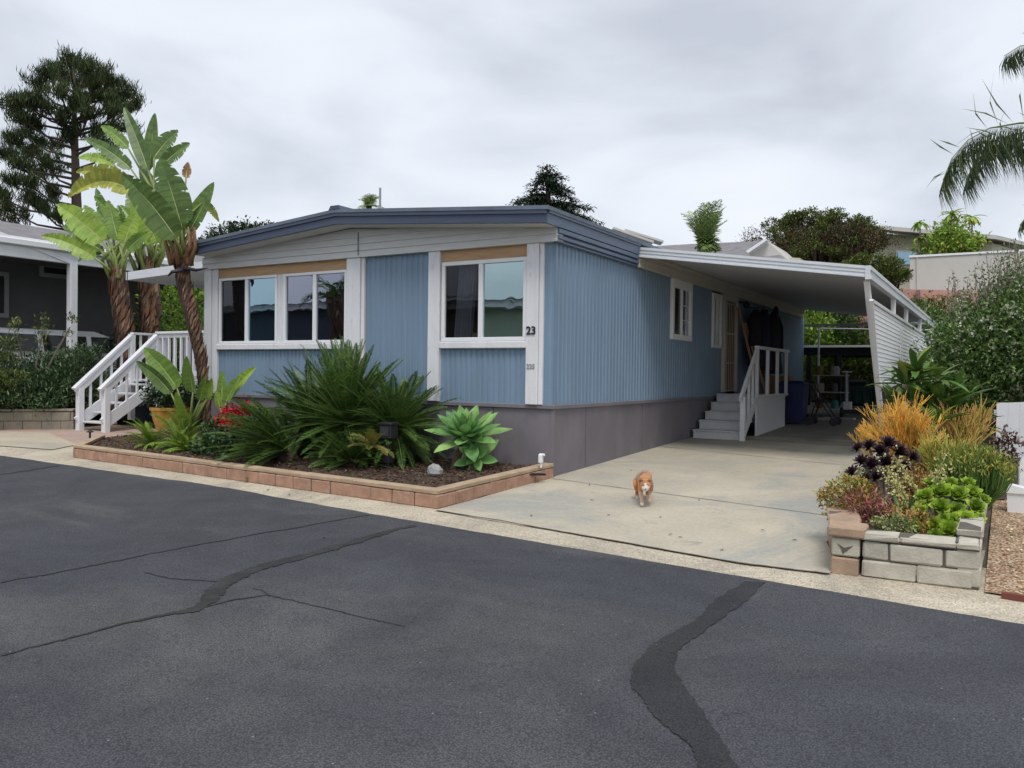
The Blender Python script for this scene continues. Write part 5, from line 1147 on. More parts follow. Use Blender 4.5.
whorls('plumeria', 'broad-leaved green shrub behind the orange firestick bush', G(920, 452, .1), [px(c_, 9.6+rnd.uniform(-.4, .4)) for c_ in ((905, 385), (920, 378), (897, 398), (912, 402), (930, 395), (938, 380), (925, 415), (893, 412), (940, 405), (948, 392), (935, 425), (915, 372))], .34, 16, group='broad-leaved shrubs behind the planter')
whorls('plumeria', 'broad-leaved green shrub beneath the flowering hedge by the white fence', G(968, 440, .1), [px(c_, 9.9+rnd.uniform(-.4, .4)) for c_ in ((956, 392), (966, 400), (955, 408), (968, 415), (950, 425), (962, 430), (975, 425))], .32, 16, group='broad-leaved shrubs behind the planter')
# flowering hedge
HED = leafmat('hedge_leaf', L3((.06, .125, .03), (.105, .20, .05), (.17, .29, .08), (.035, .075, .025), (.27, .37, .14)), .42, .18, .45, 1.2)
HED2 = leafmat('hedge_spray_leaf', L3((.10, .16, .05), (.15, .21, .08), (.08, .12, .04), (.24, .22, .12)), .5, .2, .4, 1.2)
WFL = leafmat('white_blossom', L3((.75, .75, .68), (.85, .83, .76), (.65, .66, .55)), .6, .2)
h0 = Vector((5.0, 9.5, gz(9.5)))
r = thing('flowering_hedge', 'big green hedge dotted with white blossom between the carport and the white fence', 'hedge', tuple(h0))
def pbx(x, y, d, rx, rz, ry=None): p = px((x, y), d); return (p.x, p.y, p.z, rx, ry or rx, rz)
hb = [pbx(955, 372, 14.6, .6, .6), pbx(972, 362, 14, .7, .7), pbx(1008, 358, 13.6, .8, .75), pbx(1050, 350, 13.4, 1.0, .9), pbx(968, 340, 14.5, .6, .45), pbx(1000, 328, 14.2, .7, .5), pbx(1032, 322, 13.8, .8, .6), pbx(1070, 310, 14, 1.1, 1.1), pbx(958, 395, 14.2, .55, .4), pbx(948, 352, 15.2, .4, .3), pbx(985, 390, 13.8, .6, .4), pbx(1015, 385, 13.6, .7, .4)]
foliage('leaves', hb, 30000, .085, HED, r, 13, .15, .5, .5)
Pf, Uf = blob_points(hb, 620, .92); keep = (Uf[:, 1] < .25); Pf = Pf[keep]; Pf = np.repeat(Pf, 5, 0)+RG.normal(size=(len(Pf)*5, 3))*.018
cards('blossom', Pf, unit(len(Pf))+np.array([0, -.4, .3]), unit(len(Pf)), .05, .04, WFL, r)
mb = MB(); limbs(mb, h0, [Vector(b_[:3]) for b_ in hb], .07, .02); mb.build('branches', STG, r)
r = thing('spray_shrub', 'loose tall shrub with thin sprays standing above the flowering hedge', 'shrub', tuple(px((985, 395), 14.2))); P = []; Dd = []; Nn = []; mb = MB()
for i in range(230):
    bx = 950+125*rnd.random()**.8; ty = 292-(bx-950)*.55+rnd.uniform(-16, 50); ty = max(ty, 228); d_ = rnd.uniform(14.2, 15.6); a = px((bx+rnd.uniform(-6, 6), 335), d_); e = px((bx+rnd.uniform(-14, 14), ty), d_); mid = a.lerp(e, .5)+Vector((rnd.uniform(-.1, .1), 0, .05)); mb.tube([a, mid, e], [.012, .009, .004], 4)
    for q in np.linspace(.1, 1, 34): P.append(np.array(a.lerp(e, q))+RG.normal(size=3)*.05); Dd.append(unit(1)[0]+np.array([0, 0, .6])); Nn.append(unit(1)[0])
mb.build('stems', STG, r); cards('leaves', np.array(P), np.array(Dd), np.array(Nn), .07*RG.uniform(.6, 1.3, len(P)), .028, HED2, r)
P = np.array(P)[RG.random(len(P)) < .07]; P = np.repeat(P, 3, 0)+RG.normal(size=(len(P)*3, 3))*.02; cards('blossom', P, unit(len(P)), unit(len(P)), .035, .03, WFL, r)
# white fence and the small white boxes
FN = thing('picket_fence', 'white vinyl fence with scalloped top at the edge of the gravel', 'fence', (6.3, 4.6, gz(4.6))); yf = 4.9; z0 = gz(yf)
n = 12; x = 4.98; k = 0
while x < 9.5:
    mb = MB(); h0_, h1_ = (z0+.90-.05*math.sin(q_ % 1.2/1.2*math.pi) for q_ in (k*.152+.6, k*.152+.752)); pts = [(x, yf, z0+.03), (x+.1505, yf, z0+.03), (x+.1505, yf, h1_), (x, yf, h0_)]
    mb.prism(pts, (0, .022, 0)); mb.build('picket', VINYL, FN); x += .152; k += 1
mb = MB(); mb.box(4.95, 9.6, yf+.024, yf+.06, z0+.2, z0+.28); mb.build('rail', VINYL, FN)
mb = MB(); mb.box(4.95, 9.6, yf+.024, yf+.06, z0+.66, z0+.74); mb.build('rail', VINYL, FN)
p = G(1016, 512); WB = thing('downspout_box', 'small white plastic box with a sloped lid standing on the gravel', 'box', tuple(p))
mb = MB(); frustum(mb, p.x, p.y, p.z, p.z+.20, .075, .075, .085, .085); mb.build('body', VINYL, WB)
mb = MB(); mb.prism([(p.x-.12, p.y-.1, p.z+.20), (p.x+.10, p.y-.1, p.z+.20), (p.x+.10, p.y-.1, p.z+.25), (p.x-.04, p.y-.1, p.z+.28), (p.x-.12, p.y-.1, p.z+.24)], (0, .2, 0)); mb.build('lid', VINYL, WB)
p = G(1037, 502); MBX = thing('mailbox', 'white arched plastic mailbox on a short brown post at the gravel', 'mailbox', tuple(p))
mb = MB(); prof = [(-.17, 0), (.17, 0), (.17, .22)]+[(.17*math.cos(a), .22+.17*math.sin(a)) for a in np.linspace(.2, math.pi-.2, 9)]+[(-.17, .22)]
mb.prism([(p.x+a, p.y-.18, p.z+.14+b_) for a, b_ in prof], (0, .36, 0)); mb.build('shell', VINYL, MBX)
for q in (-.15, -.05, .05, .15):
    mb = MB(); mb.prism([(p.x+a*1.04, p.y+q-.012, p.z+.14+b_*1.03) for a, b_ in prof], (0, .024, 0)); mb.build('rib', VINYL, MBX)
mb = MB(); mb.box(p.x-.06, p.x+.06, p.y-.06, p.y+.06, p.z-.02, p.z+.14); mb.build('post', WOOD, MBX)
r = thing('bronze_shrub', 'small bronze-leaved plant against the foot of the white fence', 'plant', tuple(G(1006, 470))); p = G(1006, 470)
foliage('leaves', [(p.x, p.y, p.z+.28, .16, .16, .25)], 500, .07, leafmat('bronze_leaf', L3((.10, .04, .04), (.16, .07, .06), (.07, .06, .04)), .5, .1), r, 8, .05, .45)
# queen palm overhanging from the right
QP = leafmat('queen_palm_leaflet', L3((.08, .13, .07), (.12, .18, .09), (.16, .22, .10), (.20, .23, .12)), .45, .3, .4, 1)
qb = px((1190, 470), 8.8); qc = px((1190, 150), 8.8); r = thing('queen_palm', 'queen palm whose drooping feathery fronds hang in from outside the picture', 'palm', (qb.x, qb.y, gz(qb.y)))
mb = MB(); mb.tube([(qb.x, qb.y, gz(qb.y)), (qb.x+.1, qb.y, 2), (qc.x, qc.y, qc.z)], [.2, .15, .12], 12); mb.build('trunk', TRKI, r, smooth=True)
P, Dd, Nn, Ls = [], [], [], []; mb = MB()
def pxfrond(ctrl, d_, ll, dens=.0085, hang=1.4, w=.016):
    pts = [px(c_, d_) for c_ in ctrl]; fine = []
    for i in range(len(pts)-1):
        a, b_ = pts[i], pts[i+1]; n = max(2, int((b_-a).length/dens))
        for k in range(n): fine.append((a.lerp(b_, k/n), (b_-a).normalized()))
    mb.tube(pts, [max(.004, .016*(1-i/len(pts))) for i in range(len(pts))], 6)
    for i, (p, t) in enumerate(fine):
        q = i/len(fine)
        for sg in (-1, 1):
            s_ = t.cross(Vector((0, 0, 1))).normalized()*sg; P.append(p); Dd.append(s_*rnd.uniform(.1, .6)+t*rnd.uniform(.1, .5)+Vector((0, 0, -hang*rnd.uniform(.7, 1.3)+(1.7 if rnd.random() < .05 else 0)))); Nn.append(Vector((0, 0, 1))+t); Ls.append(ll*(1-.6*q)*rnd.uniform(.55, 1.15))
pxfrond([(1190, 150), (1120, 132), (1060, 123), (1020, 123), (990, 128), (968, 140), (952, 158), (943, 180)], 8.8, 1.0)
pxfrond([(1190, 155), (1120, 138), (1060, 131), (1020, 133), (995, 140), (978, 155), (966, 180)], 9.0, .85)
pxfrond([(1190, 150), (1130, 90), (1080, 55), (1045, 44), (1020, 46), (1004, 56)], 8.8, .75)
pxfrond([(1190, 150), (1150, 150), (1100, 160), (1060, 185), (1035, 205), (1020, 225)], 8.2, .40)
pxfrond([(1190, 150), (1250, 110), (1320, 120), (1380, 180)], 9, .6); pxfrond([(1190, 150), (1200, 60), (1230, 10), (1290, 0)], 9, .6)
cards('leaflets', np.array([tuple(p) for p in P]), np.array([tuple(p) for p in Dd]), np.array([tuple(p) for p in Nn]), np.array(Ls), .017, QP, r, fold=.1, bend=.25); mb.build('ribs', SAGOR, r)

# ================================================================== HILLSIDE AND BACKGROUND BEHIND THE CARPORT
def bx_thing(name, label, cat, loc, group=None): return thing(name, label, cat, loc, group)
PKW = paint('pink_retaining_wall', (.50, .27, .22, 1), .85, .15, 2, dirt=((.36, .22, .18, 1), 4, .6))
BGW = paint('beige_fence_panel', (.52, .50, .47, 1), .6, .06, 2)
CRM = paint('cream_wall', (.55, .52, .42, 1), .7, .08, 2); GSH = paint('grey_shingle', (.20, .19, .20, 1), .9, .3, 3, bmp=.4, bscale=12)
dH = 36
def quad_px(mb, c4, d_, th=(0, .15, 0)): mb.prism([px(c_, d_) for c_ in c4], th)
b_ = px((950, 300), dH)
r = thing('panel_fence', 'plain beige panel wall standing on the pink retaining wall up the hill', 'fence', tuple(b_)); mb = MB(); quad_px(mb, [(910, 257), (1040, 250), (1040, 291), (910, 292)], dH); mb.build('panel', BGW, r)
mb = MB(); quad_px(mb, [(909, 255.5), (1040, 248.5), (1040, 250.5), (909, 257.5)], dH-.05, (0, .25, 0)); mb.build('capping', VINYL, r)
mb = MB(); quad_px(mb, [(916.5, 257), (917.2, 257), (917.2, 292), (916.5, 292)], dH-.06, (0, .03, 0)); mb.build('batten', BEIGE, r)
r = thing('retaining_wall', 'pink plastered retaining wall under the beige panel wall', 'wall', tuple(px((930, 312), dH-1)))
mb = MB(); quad_px(mb, [(860, 288), (1060, 293), (1060, 330), (860, 330)], dH-.6, (0, .4, 0)); mb.build('wall', PKW, r)
for x in (918, 960):
    mb = MB(); quad_px(mb, [(x-2, 290), (x+2, 290), (x+2, 330), (x-2, 330)], dH-.8, (0, .15, 0)); mb.build('pier', paint('purple_pier', (.22, .13, .14, 1), .8), r)
dR = 42; r = thing('hill_house', 'cream house with a low pale roof on the hill behind the beige wall', 'house', tuple(px((930, 290), dR)))
mb = MB(); quad_px(mb, [(868, 232), (992, 243), (992, 300), (868, 300)], dR, (2, 6, 0)); mb.build('wall', CRM, r)
mb = MB(); quad_px(mb, [(862, 224), (996, 235), (996, 239), (862, 228)], dR-1.2, (2, 8, .5)); mb.build('roof', BGW, r)
mb = MB(); quad_px(mb, [(896, 250), (922, 251.5), (922, 265), (896, 265)], dR-.08, (0, .06, 0)); w_ = mb.build('window_frame', VINYL, r); mb = MB(); quad_px(mb, [(898, 251.8), (920, 253), (920, 264), (898, 264)], dR-.12, (0, .03, 0)); mb.build('pane', GLB, w_)
r = thing('hill_house', 'farther house on the hill showing only a thin white roof edge', 'house', tuple(px((1000, 280), 46))); mb = MB(); quad_px(mb, [(968, 250), (1090, 246), (1090, 285), (968, 285)], 46, (2, 5, 0)); mb.build('wall', CRM, r); mb = MB(); quad_px(mb, [(960, 246), (1095, 238), (1095, 243), (960, 251)], 45.2, (2, 6, .3)); mb.build('roof', VINYL, r)
# roofs behind the blue home
r = thing('neighbour_house', 'grey shingled house whose roof just clears the carport roof', 'house', tuple(px((740, 300), 27)))
mb = MB(); mb.add([px((640, 251), 26), px((790, 262), 25), px((760, 241), 30), px((690, 244), 31), px((640, 247), 31)], [(0, 1, 2, 3, 4)]); mb.build('roof', GSH, r)
mb = MB(); quad_px(mb, [(748, 262), (750, 251), (766, 240), (790, 262)], 26.5, (0, 3, 0)); mb.build('gable', BGW, r)
mb = MB(); quad_px(mb, [(746, 251), (765, 238.5), (767, 240), (748, 253)], 26.2, (0, .3, 0)); mb.build('barge_board', VINYL, r)
mb = MB(); quad_px(mb, [(640, 250), (800, 258), (800, 300), (640, 300)], 27.5, (0, 3, 0)); mb.build('wall', CRM, r)
r = thing('patio_roof', 'pale slatted patio roof rising just behind the eave of the blue home', 'patio roof', tuple(px((630, 300), 21)))
for k, (a, b_) in enumerate((((601, 229), (640, 244)), ((612, 229.5), (652, 243.5)), ((624, 231.5), (662, 243)))):
    mb = MB(); p0, p1 = px(a, 20+k), px(b_, 20+k); mb.beam(p0, p1, .5, .06); mb.build('panel', [ALU, BEIGE, BGW][k], r)
mb = MB(); 
for x in (612, 650): mb.tube([px((x, 240), 21), px((x, 300), 21)], .05, 6)
mb.build('posts', ALU, r)
# trees
def tree(name, label, base, blobs, n, size, mat, trunkmat=TRKI, r0=.3, cat='tree', group=None, clump=14, cr=.3, asp=.4, up=.4, jit=1.0, shell=.5):
    r = thing(name, label, cat, tuple(base), group); foliage('crown', blobs, n, size, mat, r, clump, cr, asp, up, shell=shell, jitter=jit); mb = MB(); limbs(mb, base, [Vector(b_[:3]) for b_ in blobs], r0, r0*.2); mb.build('trunk', trunkmat, r); return r
def lobes(bl_, n, r0_, r1_):
    C_, U_ = blob_points(bl_, n, .78); out = []
    for c_ in C_: q_ = RG.uniform(r0_, r1_); out.append((c_[0], c_[1], c_[2], q_, q_, q_*.6))
    return out
DKT = leafmat('dark_canopy', L3((.055, .085, .022), (.10, .145, .032), (.155, .20, .04), (.035, .05, .018), (.22, .26, .06)), .55, .15, .3, .8)
RST = leafmat('rusty_canopy', L3((.10, .065, .045), (.15, .10, .06), (.07, .06, .035), (.12, .12, .05)), .6, .1, .3, .8)
dt = 31
bl = [pbx(800, 234, dt, 1.35, .6), pbx(833, 231, dt, 1.3, .65), pbx(856, 238, dt, .85, .6), pbx(776, 246, dt, .85, .55), pbx(815, 252, dt-.5, 1.5, .8), pbx(850, 262, dt-.6, 1.0, .7), pbx(785, 265, dt, 1.3, .7), pbx(842, 224, dt, .7, .35), pbx(812, 223, dt, .9, .33)]
r = tree('spreading_tree', 'wide dark round-topped tree rising behind the carport roof', px((830, 330), dt), lobes(bl, 150, .20, .42), 52000, .085, DKT, r0=.16, clump=7, cr=.05, asp=.5, up=.9, shell=.72)
foliage('rusty_foliage', [pbx(757, 243, dt-.4, .45, .55), pbx(845, 240, dt-1.0, 1.2, .5), pbx(872, 240, dt-.8, .7, .25), pbx(800, 245, dt-1, 1.0, .5)], 9000, .10, RST, r, 30, .18, .35)
tree('round_bush', 'rounded bright green-topped bush at the corner of the carport roof', px((890, 320), 27), lobes([pbx(884, 272, 27, .65, .5), pbx(892, 284, 27, .5, .5), pbx(870, 288, 27, .8, .7), pbx(862, 268, 27.5, .6, .4)], 60, .16, .34), 22000, .08, DKT, r0=.08, clump=7, cr=.05, asp=.45, up=.9)
BRT = leafmat('bright_leaf', L3((.16, .28, .04), (.22, .36, .05), (.11, .20, .03), (.30, .42, .07)), .5, .3, .3, 1)
PAP = leafmat('papaya_leaf', L3((.28, .44, .08), (.36, .54, .10), (.20, .34, .06), (.48, .46, .12)), .5, .3, .3, 1)
r = tree('papaya_tree', 'light green papaya-like tree with small umbrella crowns above the beige wall', px((945, 300), 38), [pbx(950, 246, 38, 1.05, .4), pbx(952, 232, 38, .5, .5), pbx(936, 250, 38, .75, .28), pbx(968, 246, 38, .5, .35)], 3600, .22, PAP, r0=.1, clump=9, cr=.22, asp=.45)
mb = MB(); st = MB()
for x, y, l_ in ((920, 222, .42), (952, 214, .45), (972, 217, .42), (945, 232, .4), (960, 232, .4), (919, 238, .3), (979, 238, .32)):
    h = px((x, y), 37.6)
    for i in range(13):
        a = i*2.39996; e = rnd.uniform(-.5, .7); d_ = Vector((math.cos(a)*math.cos(e), math.sin(a)*math.cos(e), math.sin(e))); blade(mb, h, d_, l_*rnd.uniform(.8, 1.1)*1.25, .17, (0, 0, 1), .5, 0, 4, .2)
    st.tube([px((950, 262), 38), px((x, y+14), 37.6), h], [.06, .04, .03], 5)
mb.build('umbrella_leaves', PAP, r); st.build('stems', STG, r)
PLM = leafmat('small_palm_leaflet', L3((.15, .25, .08), (.22, .33, .10), (.10, .18, .06), (.40, .42, .14)), .5, .2, .3, 1)
b_ = px((705, 254), 26); r = thing('feather_palm', 'small feathery palm standing up behind the carport roof', 'palm', tuple(px((705, 330), 26)))
sp = [(rnd.uniform(0, 6.28), rnd.uniform(1.2, 1.57), rnd.uniform(1.2, 1.85), rnd.uniform(.3, 1.3)) for _ in range(24)]; fronds('fronds', r, tuple(b_), sp, PLM, .34, 22, .035, .02, hang=.5, fwd=1.0); mb = MB(); mb.tube([px((705, 330), 26), b_], [.12, .1], 8); mb.build('trunk', TRKI, r)
fronds('lower_fronds', r, tuple(px((707, 243), 26)), [(rnd.uniform(0, 6.28), rnd.uniform(-.6, .8), rnd.uniform(.3, .55), 1.2) for _ in range(30)], PLM, .3, 18, .05, .02, hang=.8, ribname='lower_ribs')
b_ = px((369, 206), 34); r = thing('fan_palm', 'tuft of a distant palm peeping over the ridge of the blue home', 'palm', tuple(px((369, 330), 34))); fronds('fronds', r, tuple(b_), [(rnd.uniform(0, 6.28), rnd.uniform(.0, 1.3), rnd.uniform(.5, .75), 1.1) for _ in range(22)], PLM, .25, 22, .035, .02, hang=.6); mb = MB(); mb.tube([px((369, 330), 34), b_], [.14, .12], 8); mb.build('trunk', TRKI, r)
CON = leafmat('cedar_needles', L3((.016, .035, .022), (.028, .055, .032), (.04, .07, .035), (.012, .024, .016)), .6, .05, .2, 1)
r = thing('conifer', 'dark layered conifer rising behind the roof of the blue home', 'tree', tuple(px((549, 330), 38))); P = []; Dd = []; Nn = []; mb = MB(); b_ = px((549, 240), 38); tp = px((547, 164), 38)
mb.tube([px((549, 330), 38), b_, tp], [.35, .25, .03], 8)
for i in range(150):
    q = rnd.random()**.7; c_ = tp.lerp(b_, q*.95+.02); a = rnd.uniform(0, 6.28); L = (.2+3.2*q)*rnd.uniform(.45, 1.1); L = max(.3, L); e = c_+Vector((math.cos(a)*L, math.sin(a)*L, .12-.30*L*rnd.uniform(.3, 1))); md = c_.lerp(e, .5)+Vector((0, 0, .12*L)); mb.tube([c_, md, e], [.035, .02, .01], 4)
    for k in range(int(60*L)):
        t = rnd.uniform(.2, 1); p = c_.lerp(md, t*2) if t < .5 else md.lerp(e, t*2-1); P.append(np.array(p)+RG.normal(size=3)*np.array([.11, .11, .05])); Dd.append(np.array([math.cos(a), math.sin(a), 0])+unit(1)[0]*.9); Nn.append((0, 0, 1))
cards('crown', np.array(P), np.array(Dd), np.array(Nn, float)+unit(len(P))*.4, .22*RG.uniform(.6, 1.2, len(P)), .07, CON, r, bend=.3); mb.build('trunk', TRKI, r)
r = tree('clipped_tree', 'dark round-topped trees showing just over the left slope of the blue roof', px((240, 320), 32), [pbx(228, 240, 32, .8, .55), pbx(246, 238, 32, .9, .6), pbx(266, 236, 32.4, .7, .5), pbx(214, 250, 32, .7, .5), pbx(240, 255, 32, 1.3, .7)], 9000, .13, leafmat('black_green', L3((.018, .034, .014), (.035, .06, .02), (.05, .08, .03)), .5, .1, .3, 1), clump=12, cr=.13, asp=.5)
# big pine on the left
r = thing('pine_tree', 'tall dark pine with a ragged crown behind the grey house', 'tree', tuple(px((78, 330), 36))); PN = leafmat('pine_needles', L3((.04, .065, .03), (.065, .095, .035), (.10, .135, .045), (.028, .045, .022)), .6, .15, .2, .8)
P = []; Dd = []; mb = MB(); tb = px((78, 330), 36); tt = px((74, 70), 36); mb.tube([tb, px((77, 220), 36), px((75, 150), 36), tt], [.26, .22, .15, .04], 10)
ends = [(22, 112), (10, 100), (38, 78), (55, 60), (70, 52), (90, 57), (105, 66), (118, 75), (130, 88), (136, 100), (25, 128), (12, 135), (30, 145), (18, 160), (40, 170), (10, 178), (25, 195), (5, 205), (45, 100), (60, 85), (80, 75), (100, 88), (115, 105), (125, 120), (60, 110), (90, 105), (70, 130), (50, 140), (30, 180), (40, 205), (15, 218), (55, 190), (100, 125), (110, 140), (-8, 190), (-15, 210), (60, 215), (48, 66), (84, 62), (18, 92), (45, 158), (88, 90), (30, 96), (62, 70), (112, 92), (75, 95), (35, 118), (98, 76), (5, 150)]
for x, y in ends:
    y = 62+(y-52)*.96; d_ = 36+rnd.uniform(-2.2, 2.2); e = px((x, y), d_); q = min(.97, max(.1, (330-(y+22))/262)); c_ = tb.lerp(tt, q); md = c_.lerp(e, .55)-Vector((0, 0, .25)); mb.tube([c_, md, e], [.07, .045, .02], 5)
    for k in range(7):
        o = Vector(RG.normal(size=3))*.36; o.z = abs(o.z)*.7-.1; e2 = e+o if k else e; e1 = md.lerp(e, rnd.uniform(.3, .9)); mb.tube([e1, e2], [.03, .012], 4)
        for j in range(85):
            t = rnd.uniform(.45, 1.05); P.append(np.array(e1.lerp(e2, t))+RG.normal(size=3)*.11); Dd.append(unit(1)[0]*.55+np.array([0, 0, 1.0]))
cards('crown', np.array(P), np.array(Dd), unit(len(P)), .34*RG.uniform(.6, 1.2, len(P)), .035, PN, r); mb.build('trunk', solid('pine_bark', (.075, .055, .045), .9, .3, 5, trans=0), r)
# planting on the bank behind the carport, seen under its roof
BNK = leafmat('bank_leaf', L3((.06, .14, .03), (.10, .20, .04), (.14, .26, .05), (.04, .09, .02)), .5, .25, .3, 1)
BNR = leafmat('bank_brown_leaf', L3((.16, .09, .06), (.10, .08, .04), (.07, .10, .03), (.22, .14, .09)), .6, .15, .3, 1)
def bush(label, x, y, d_, rx, rz, n, size, mat, name='bank_shrub', grp='shrubs on the bank behind the carport'):
    p = px((x, y), d_); b_ = Vector((p.x, p.y, gz(p.y))); r = thing(name, label, 'shrub', tuple(b_), grp); h = max(rz, (p.z-b_.z)/2+.2)
    foliage('leaves', [(p.x, p.y, p.z, rx, rx, rz), (p.x, p.y, (p.z+b_.z)/2, rx*.9, rx*.9, h)], n, size, mat, r, 12, .2, .5); mb = MB(); limbs(mb, b_, [p, p+Vector((.3, 0, 0)), p-Vector((.3, 0, 0))], .05, .02); mb.build('stems', STG, r)
bush('bright lime shrub on the bank close to the blue wall', 808, 328, 27, .75, .5, 2600, .15, BRT)
bush('green shrub on the bank behind the shelter post', 834, 332, 29, 1.0, .7, 2600, .15, BNK)
bush('rust brown shrub on the bank at the slatted screen end', 868, 328, 30, 1.3, .9, 2600, .13, BNR)
bush('low green shrub filling the bank under the shelter roof', 818, 366, 29, 1.2, .8, 3000, .15, BRT); bush('dark green shrub low on the bank behind the covered grill', 858, 358, 29, 1.4, .8, 3000, .15, BRT)
bush('brown leafed shrub low behind the patio table', 842, 382, 26.5, .9, .5, 2200, .12, BNR)
bush('wide dark shrub on the bank beyond the slatted screen', 912, 325, 27, 1.0, .7, 4000, .15, HED); bush('ochre shrub in front of the pink retaining wall', 928, 308, 29, 1.2, .25, 3000, .14, leafmat('ochre', L3((.18, .16, .05), (.26, .20, .08), (.12, .14, .04)), .6, .2)); bush('dry green shrub below the beige wall at the hedge', 965, 316, 28, 1.4, .4, 3000, .14, HED2)
P = []
for i in range(15000):
    x = rnd.uniform(-6, 16); y = rnd.uniform(20, 40); P.append((x, y, gz(y)+.03))
P = np.array(P); cards('bank_grass', P, unit(len(P))*.5+np.array([0, 0, 1]), unit(len(P)), .34*RG.uniform(.6, 1.4, len(P)), .05, BNK, tags=dict(kind='stuff'))
# more trees in the gap beside the porch
bush('green shrub seen under the porch awning beside the blue home', 185, 318, 23, .9, 1.0, 2600, .16, BRT, 'porch_shrub', 'shrubs behind the entry deck'); bush('darker shrub under the porch awning behind the trunk', 172, 345, 25, 1.5, 1.4, 4000, .15, BNK, 'porch_shrub', 'shrubs behind the entry deck'); bush('shrub at the far corner of the deck by the car', 140, 360, 24, 1.2, .8, 3000, .14, GD, 'porch_shrub', 'shrubs behind the entry deck')

# ================================================================== GREY HOUSE ON THE LEFT
NH = thing('grey_house', 'dark grey single-storey house with white gutter beam and shingle roof on the left', 'house', (-20, 6, .6)); XN = -16.1
zb = 4.42
mb = MB(); mb.box(-19.6, -19.4, -2.2, 22, .3, 4.5); mb.box(-26, -19.6, -2.2, -2.0, .3, 4.5); mb.build('wall', GREYH, NH)
mb = MB(); mb.bev(XN-.1, XN+.02, -2.5, 22, zb-.32, zb-.02, .01); mb.build('beam', WHITE, NH)
mb = MB(); mb.bev(XN-.02, XN+.12, -2.6, 22, zb-.02, zb+.14, .02); mb.bev(XN-.15, XN+.02, -2.6, 22, zb+.14, zb+.20, .01); mb.build('gutter', VINYL, NH)
mb = MB(); mb.prism([(XN-.1, -2.5, zb+.12), (-20.2, -2.5, zb+1.15), (-20.2, 24, zb+1.15), (XN-.1, 24, zb+.12)], (0, 0, .06)); mb.prism([(-20.2, -2.5, zb+1.15), (-25, -2.5, zb+.2), (-25, 24, zb+.2), (-20.2, 24, zb+1.15)], (0, 0, .06)); mb.build('roof', GSH, NH)
mb = MB(); mb.box(-19.4, XN-.1, -2.4, 22, zb-.06, zb-.03); mb.build('porch_ceiling', GREYH, NH)
ps = S(73, 300, XN); mb = MB(); mb.beam((XN-.04, ps.y, .4), (XN-.04, ps.y, zb-.3), .2, .2, up=(0, 1, 0)); mb.build('porch_post', WHITE, NH)
mb = MB(); a = S(72, 262, XN); b_ = S(-14, 243, XN); mb.beam(S(72, 263, XN), S(-20, 226, XN), .08, .10); mb.build('brace', WHITE, NH)
wa, wb = S(39, 262, -19.38), S(76, 277, -19.38)
def nwin(y0, y1, z0, z1):
    mb = MB(); f = .12
    for q in ((y0, y1, z0, z0+f), (y0, y1, z1-f, z1), (y0, y0+f, z0+f, z1-f), (y1-f, y1, z0+f, z1-f)): mb.box(-19.39, -19.33, *q)
    o = mb.build('window_frame', paint('grey_trim', (.40, .40, .40, 1), .6), NH); mb = MB(); mb.box(-19.39, -19.37, y0+f, y1-f, z0+f, z1-f); mb.build('pane', BLACK, o)
nwin(wa.y, wb.y, wb.z-.1, wa.z); 
w2a, w2b = S(-6, 271, -19.38), S(8, 318, -19.38); nwin(w2a.y-1, w2b.y, w2b.z, w2a.z)
mb = MB(); mb.box(-19.39, -19.35, -.5, -.3, 2.2, 3.6); mb.build('window_bar', WHITE, NH)
sheet('neighbour_pad', [(-15.4, -1.5), (-15.4, 22), (-19.4, 22), (-19.4, -2.5)], .5, conc('pad_concrete', (.3, .28, .24, 1), (.38, .35, .3, 1), (.26, .25, .22, 1)))
# SUV
CAR = thing('parked_car', 'white estate car parked under the porch roof of the grey house', 'car', (-17.6, 3.0, .75)); cz = .66
CW = paint('white_car_paint', (.60, .62, .65, 1), .3, .03, 1, bmp=0); CG = paint('car_glass', (.015, .016, .018, 1), .12, .1, 2, bmp=0)
ya, yb = .4, 5.7; xa, xb = -18.5, -16.7
side_ = [(ya+.05, .35), (yb-.05, .35), (yb, .75), (yb-.12, 1.08), (yb-.55, 1.62), (yb-.9, 1.70), (ya+1.55, 1.72), (ya+1.1, 1.60), (ya+.75, 1.12), (ya+.02, .98)]
side_ = [(ya+yb-y, z) for y, z in side_]
mb = MB(); nS_ = len(side_); secs = [(xa, .0), (xa+.10, .03), (xb-.10, .03), (xb, .0)]; v = []
for x, up_ in secs:
    ins = .09 if x in (xa, xb) else 0
    for y, z in side_: yy = y+(ins if y < (ya+yb)/2 else -ins); v.append((x+(0 if z < 1.2 else (.12 if x < -17.6 else -.12)), yy, cz+z-(.05 if ins and z > 1.4 else 0)))
mb.add(v, [(j*nS_+i, j*nS_+(i+1) % nS_, (j+1)*nS_+(i+1) % nS_, (j+1)*nS_+i) for j in range(3) for i in range(nS_)]+[tuple(range(nS_-1, -1, -1)), tuple(range(3*nS_, 4*nS_))]); mb.build('body', CW, CAR)
for (y0, y1, y2, y3) in ((1.0, 1.3, 2.5, 2.5), (2.65, 2.65, 3.85, 3.85), (4.0, 4.0, 4.6, 4.95)):
    mb = MB(); mb.prism([(xb+.004, y0, cz+1.12), (xb+.004, y3, cz+1.12), (xb-.10, y2, cz+1.56), (xb-.10, y1, cz+1.56)], (.014, 0, .003)); mb.build('side_window', CG, CAR)
for y in (1.3, 4.75):
    mb = MB(); mb.tube([(xb-.18, y, cz+.34), (xb+.03, y, cz+.34)], .34, 20); wh = mb.build('wheel', BLACK, CAR); mb = MB(); mb.tube([(xb+.03, y, cz+.34), (xb+.05, y, cz+.34)], .2, 14); mb.build('rim', ALU, wh)
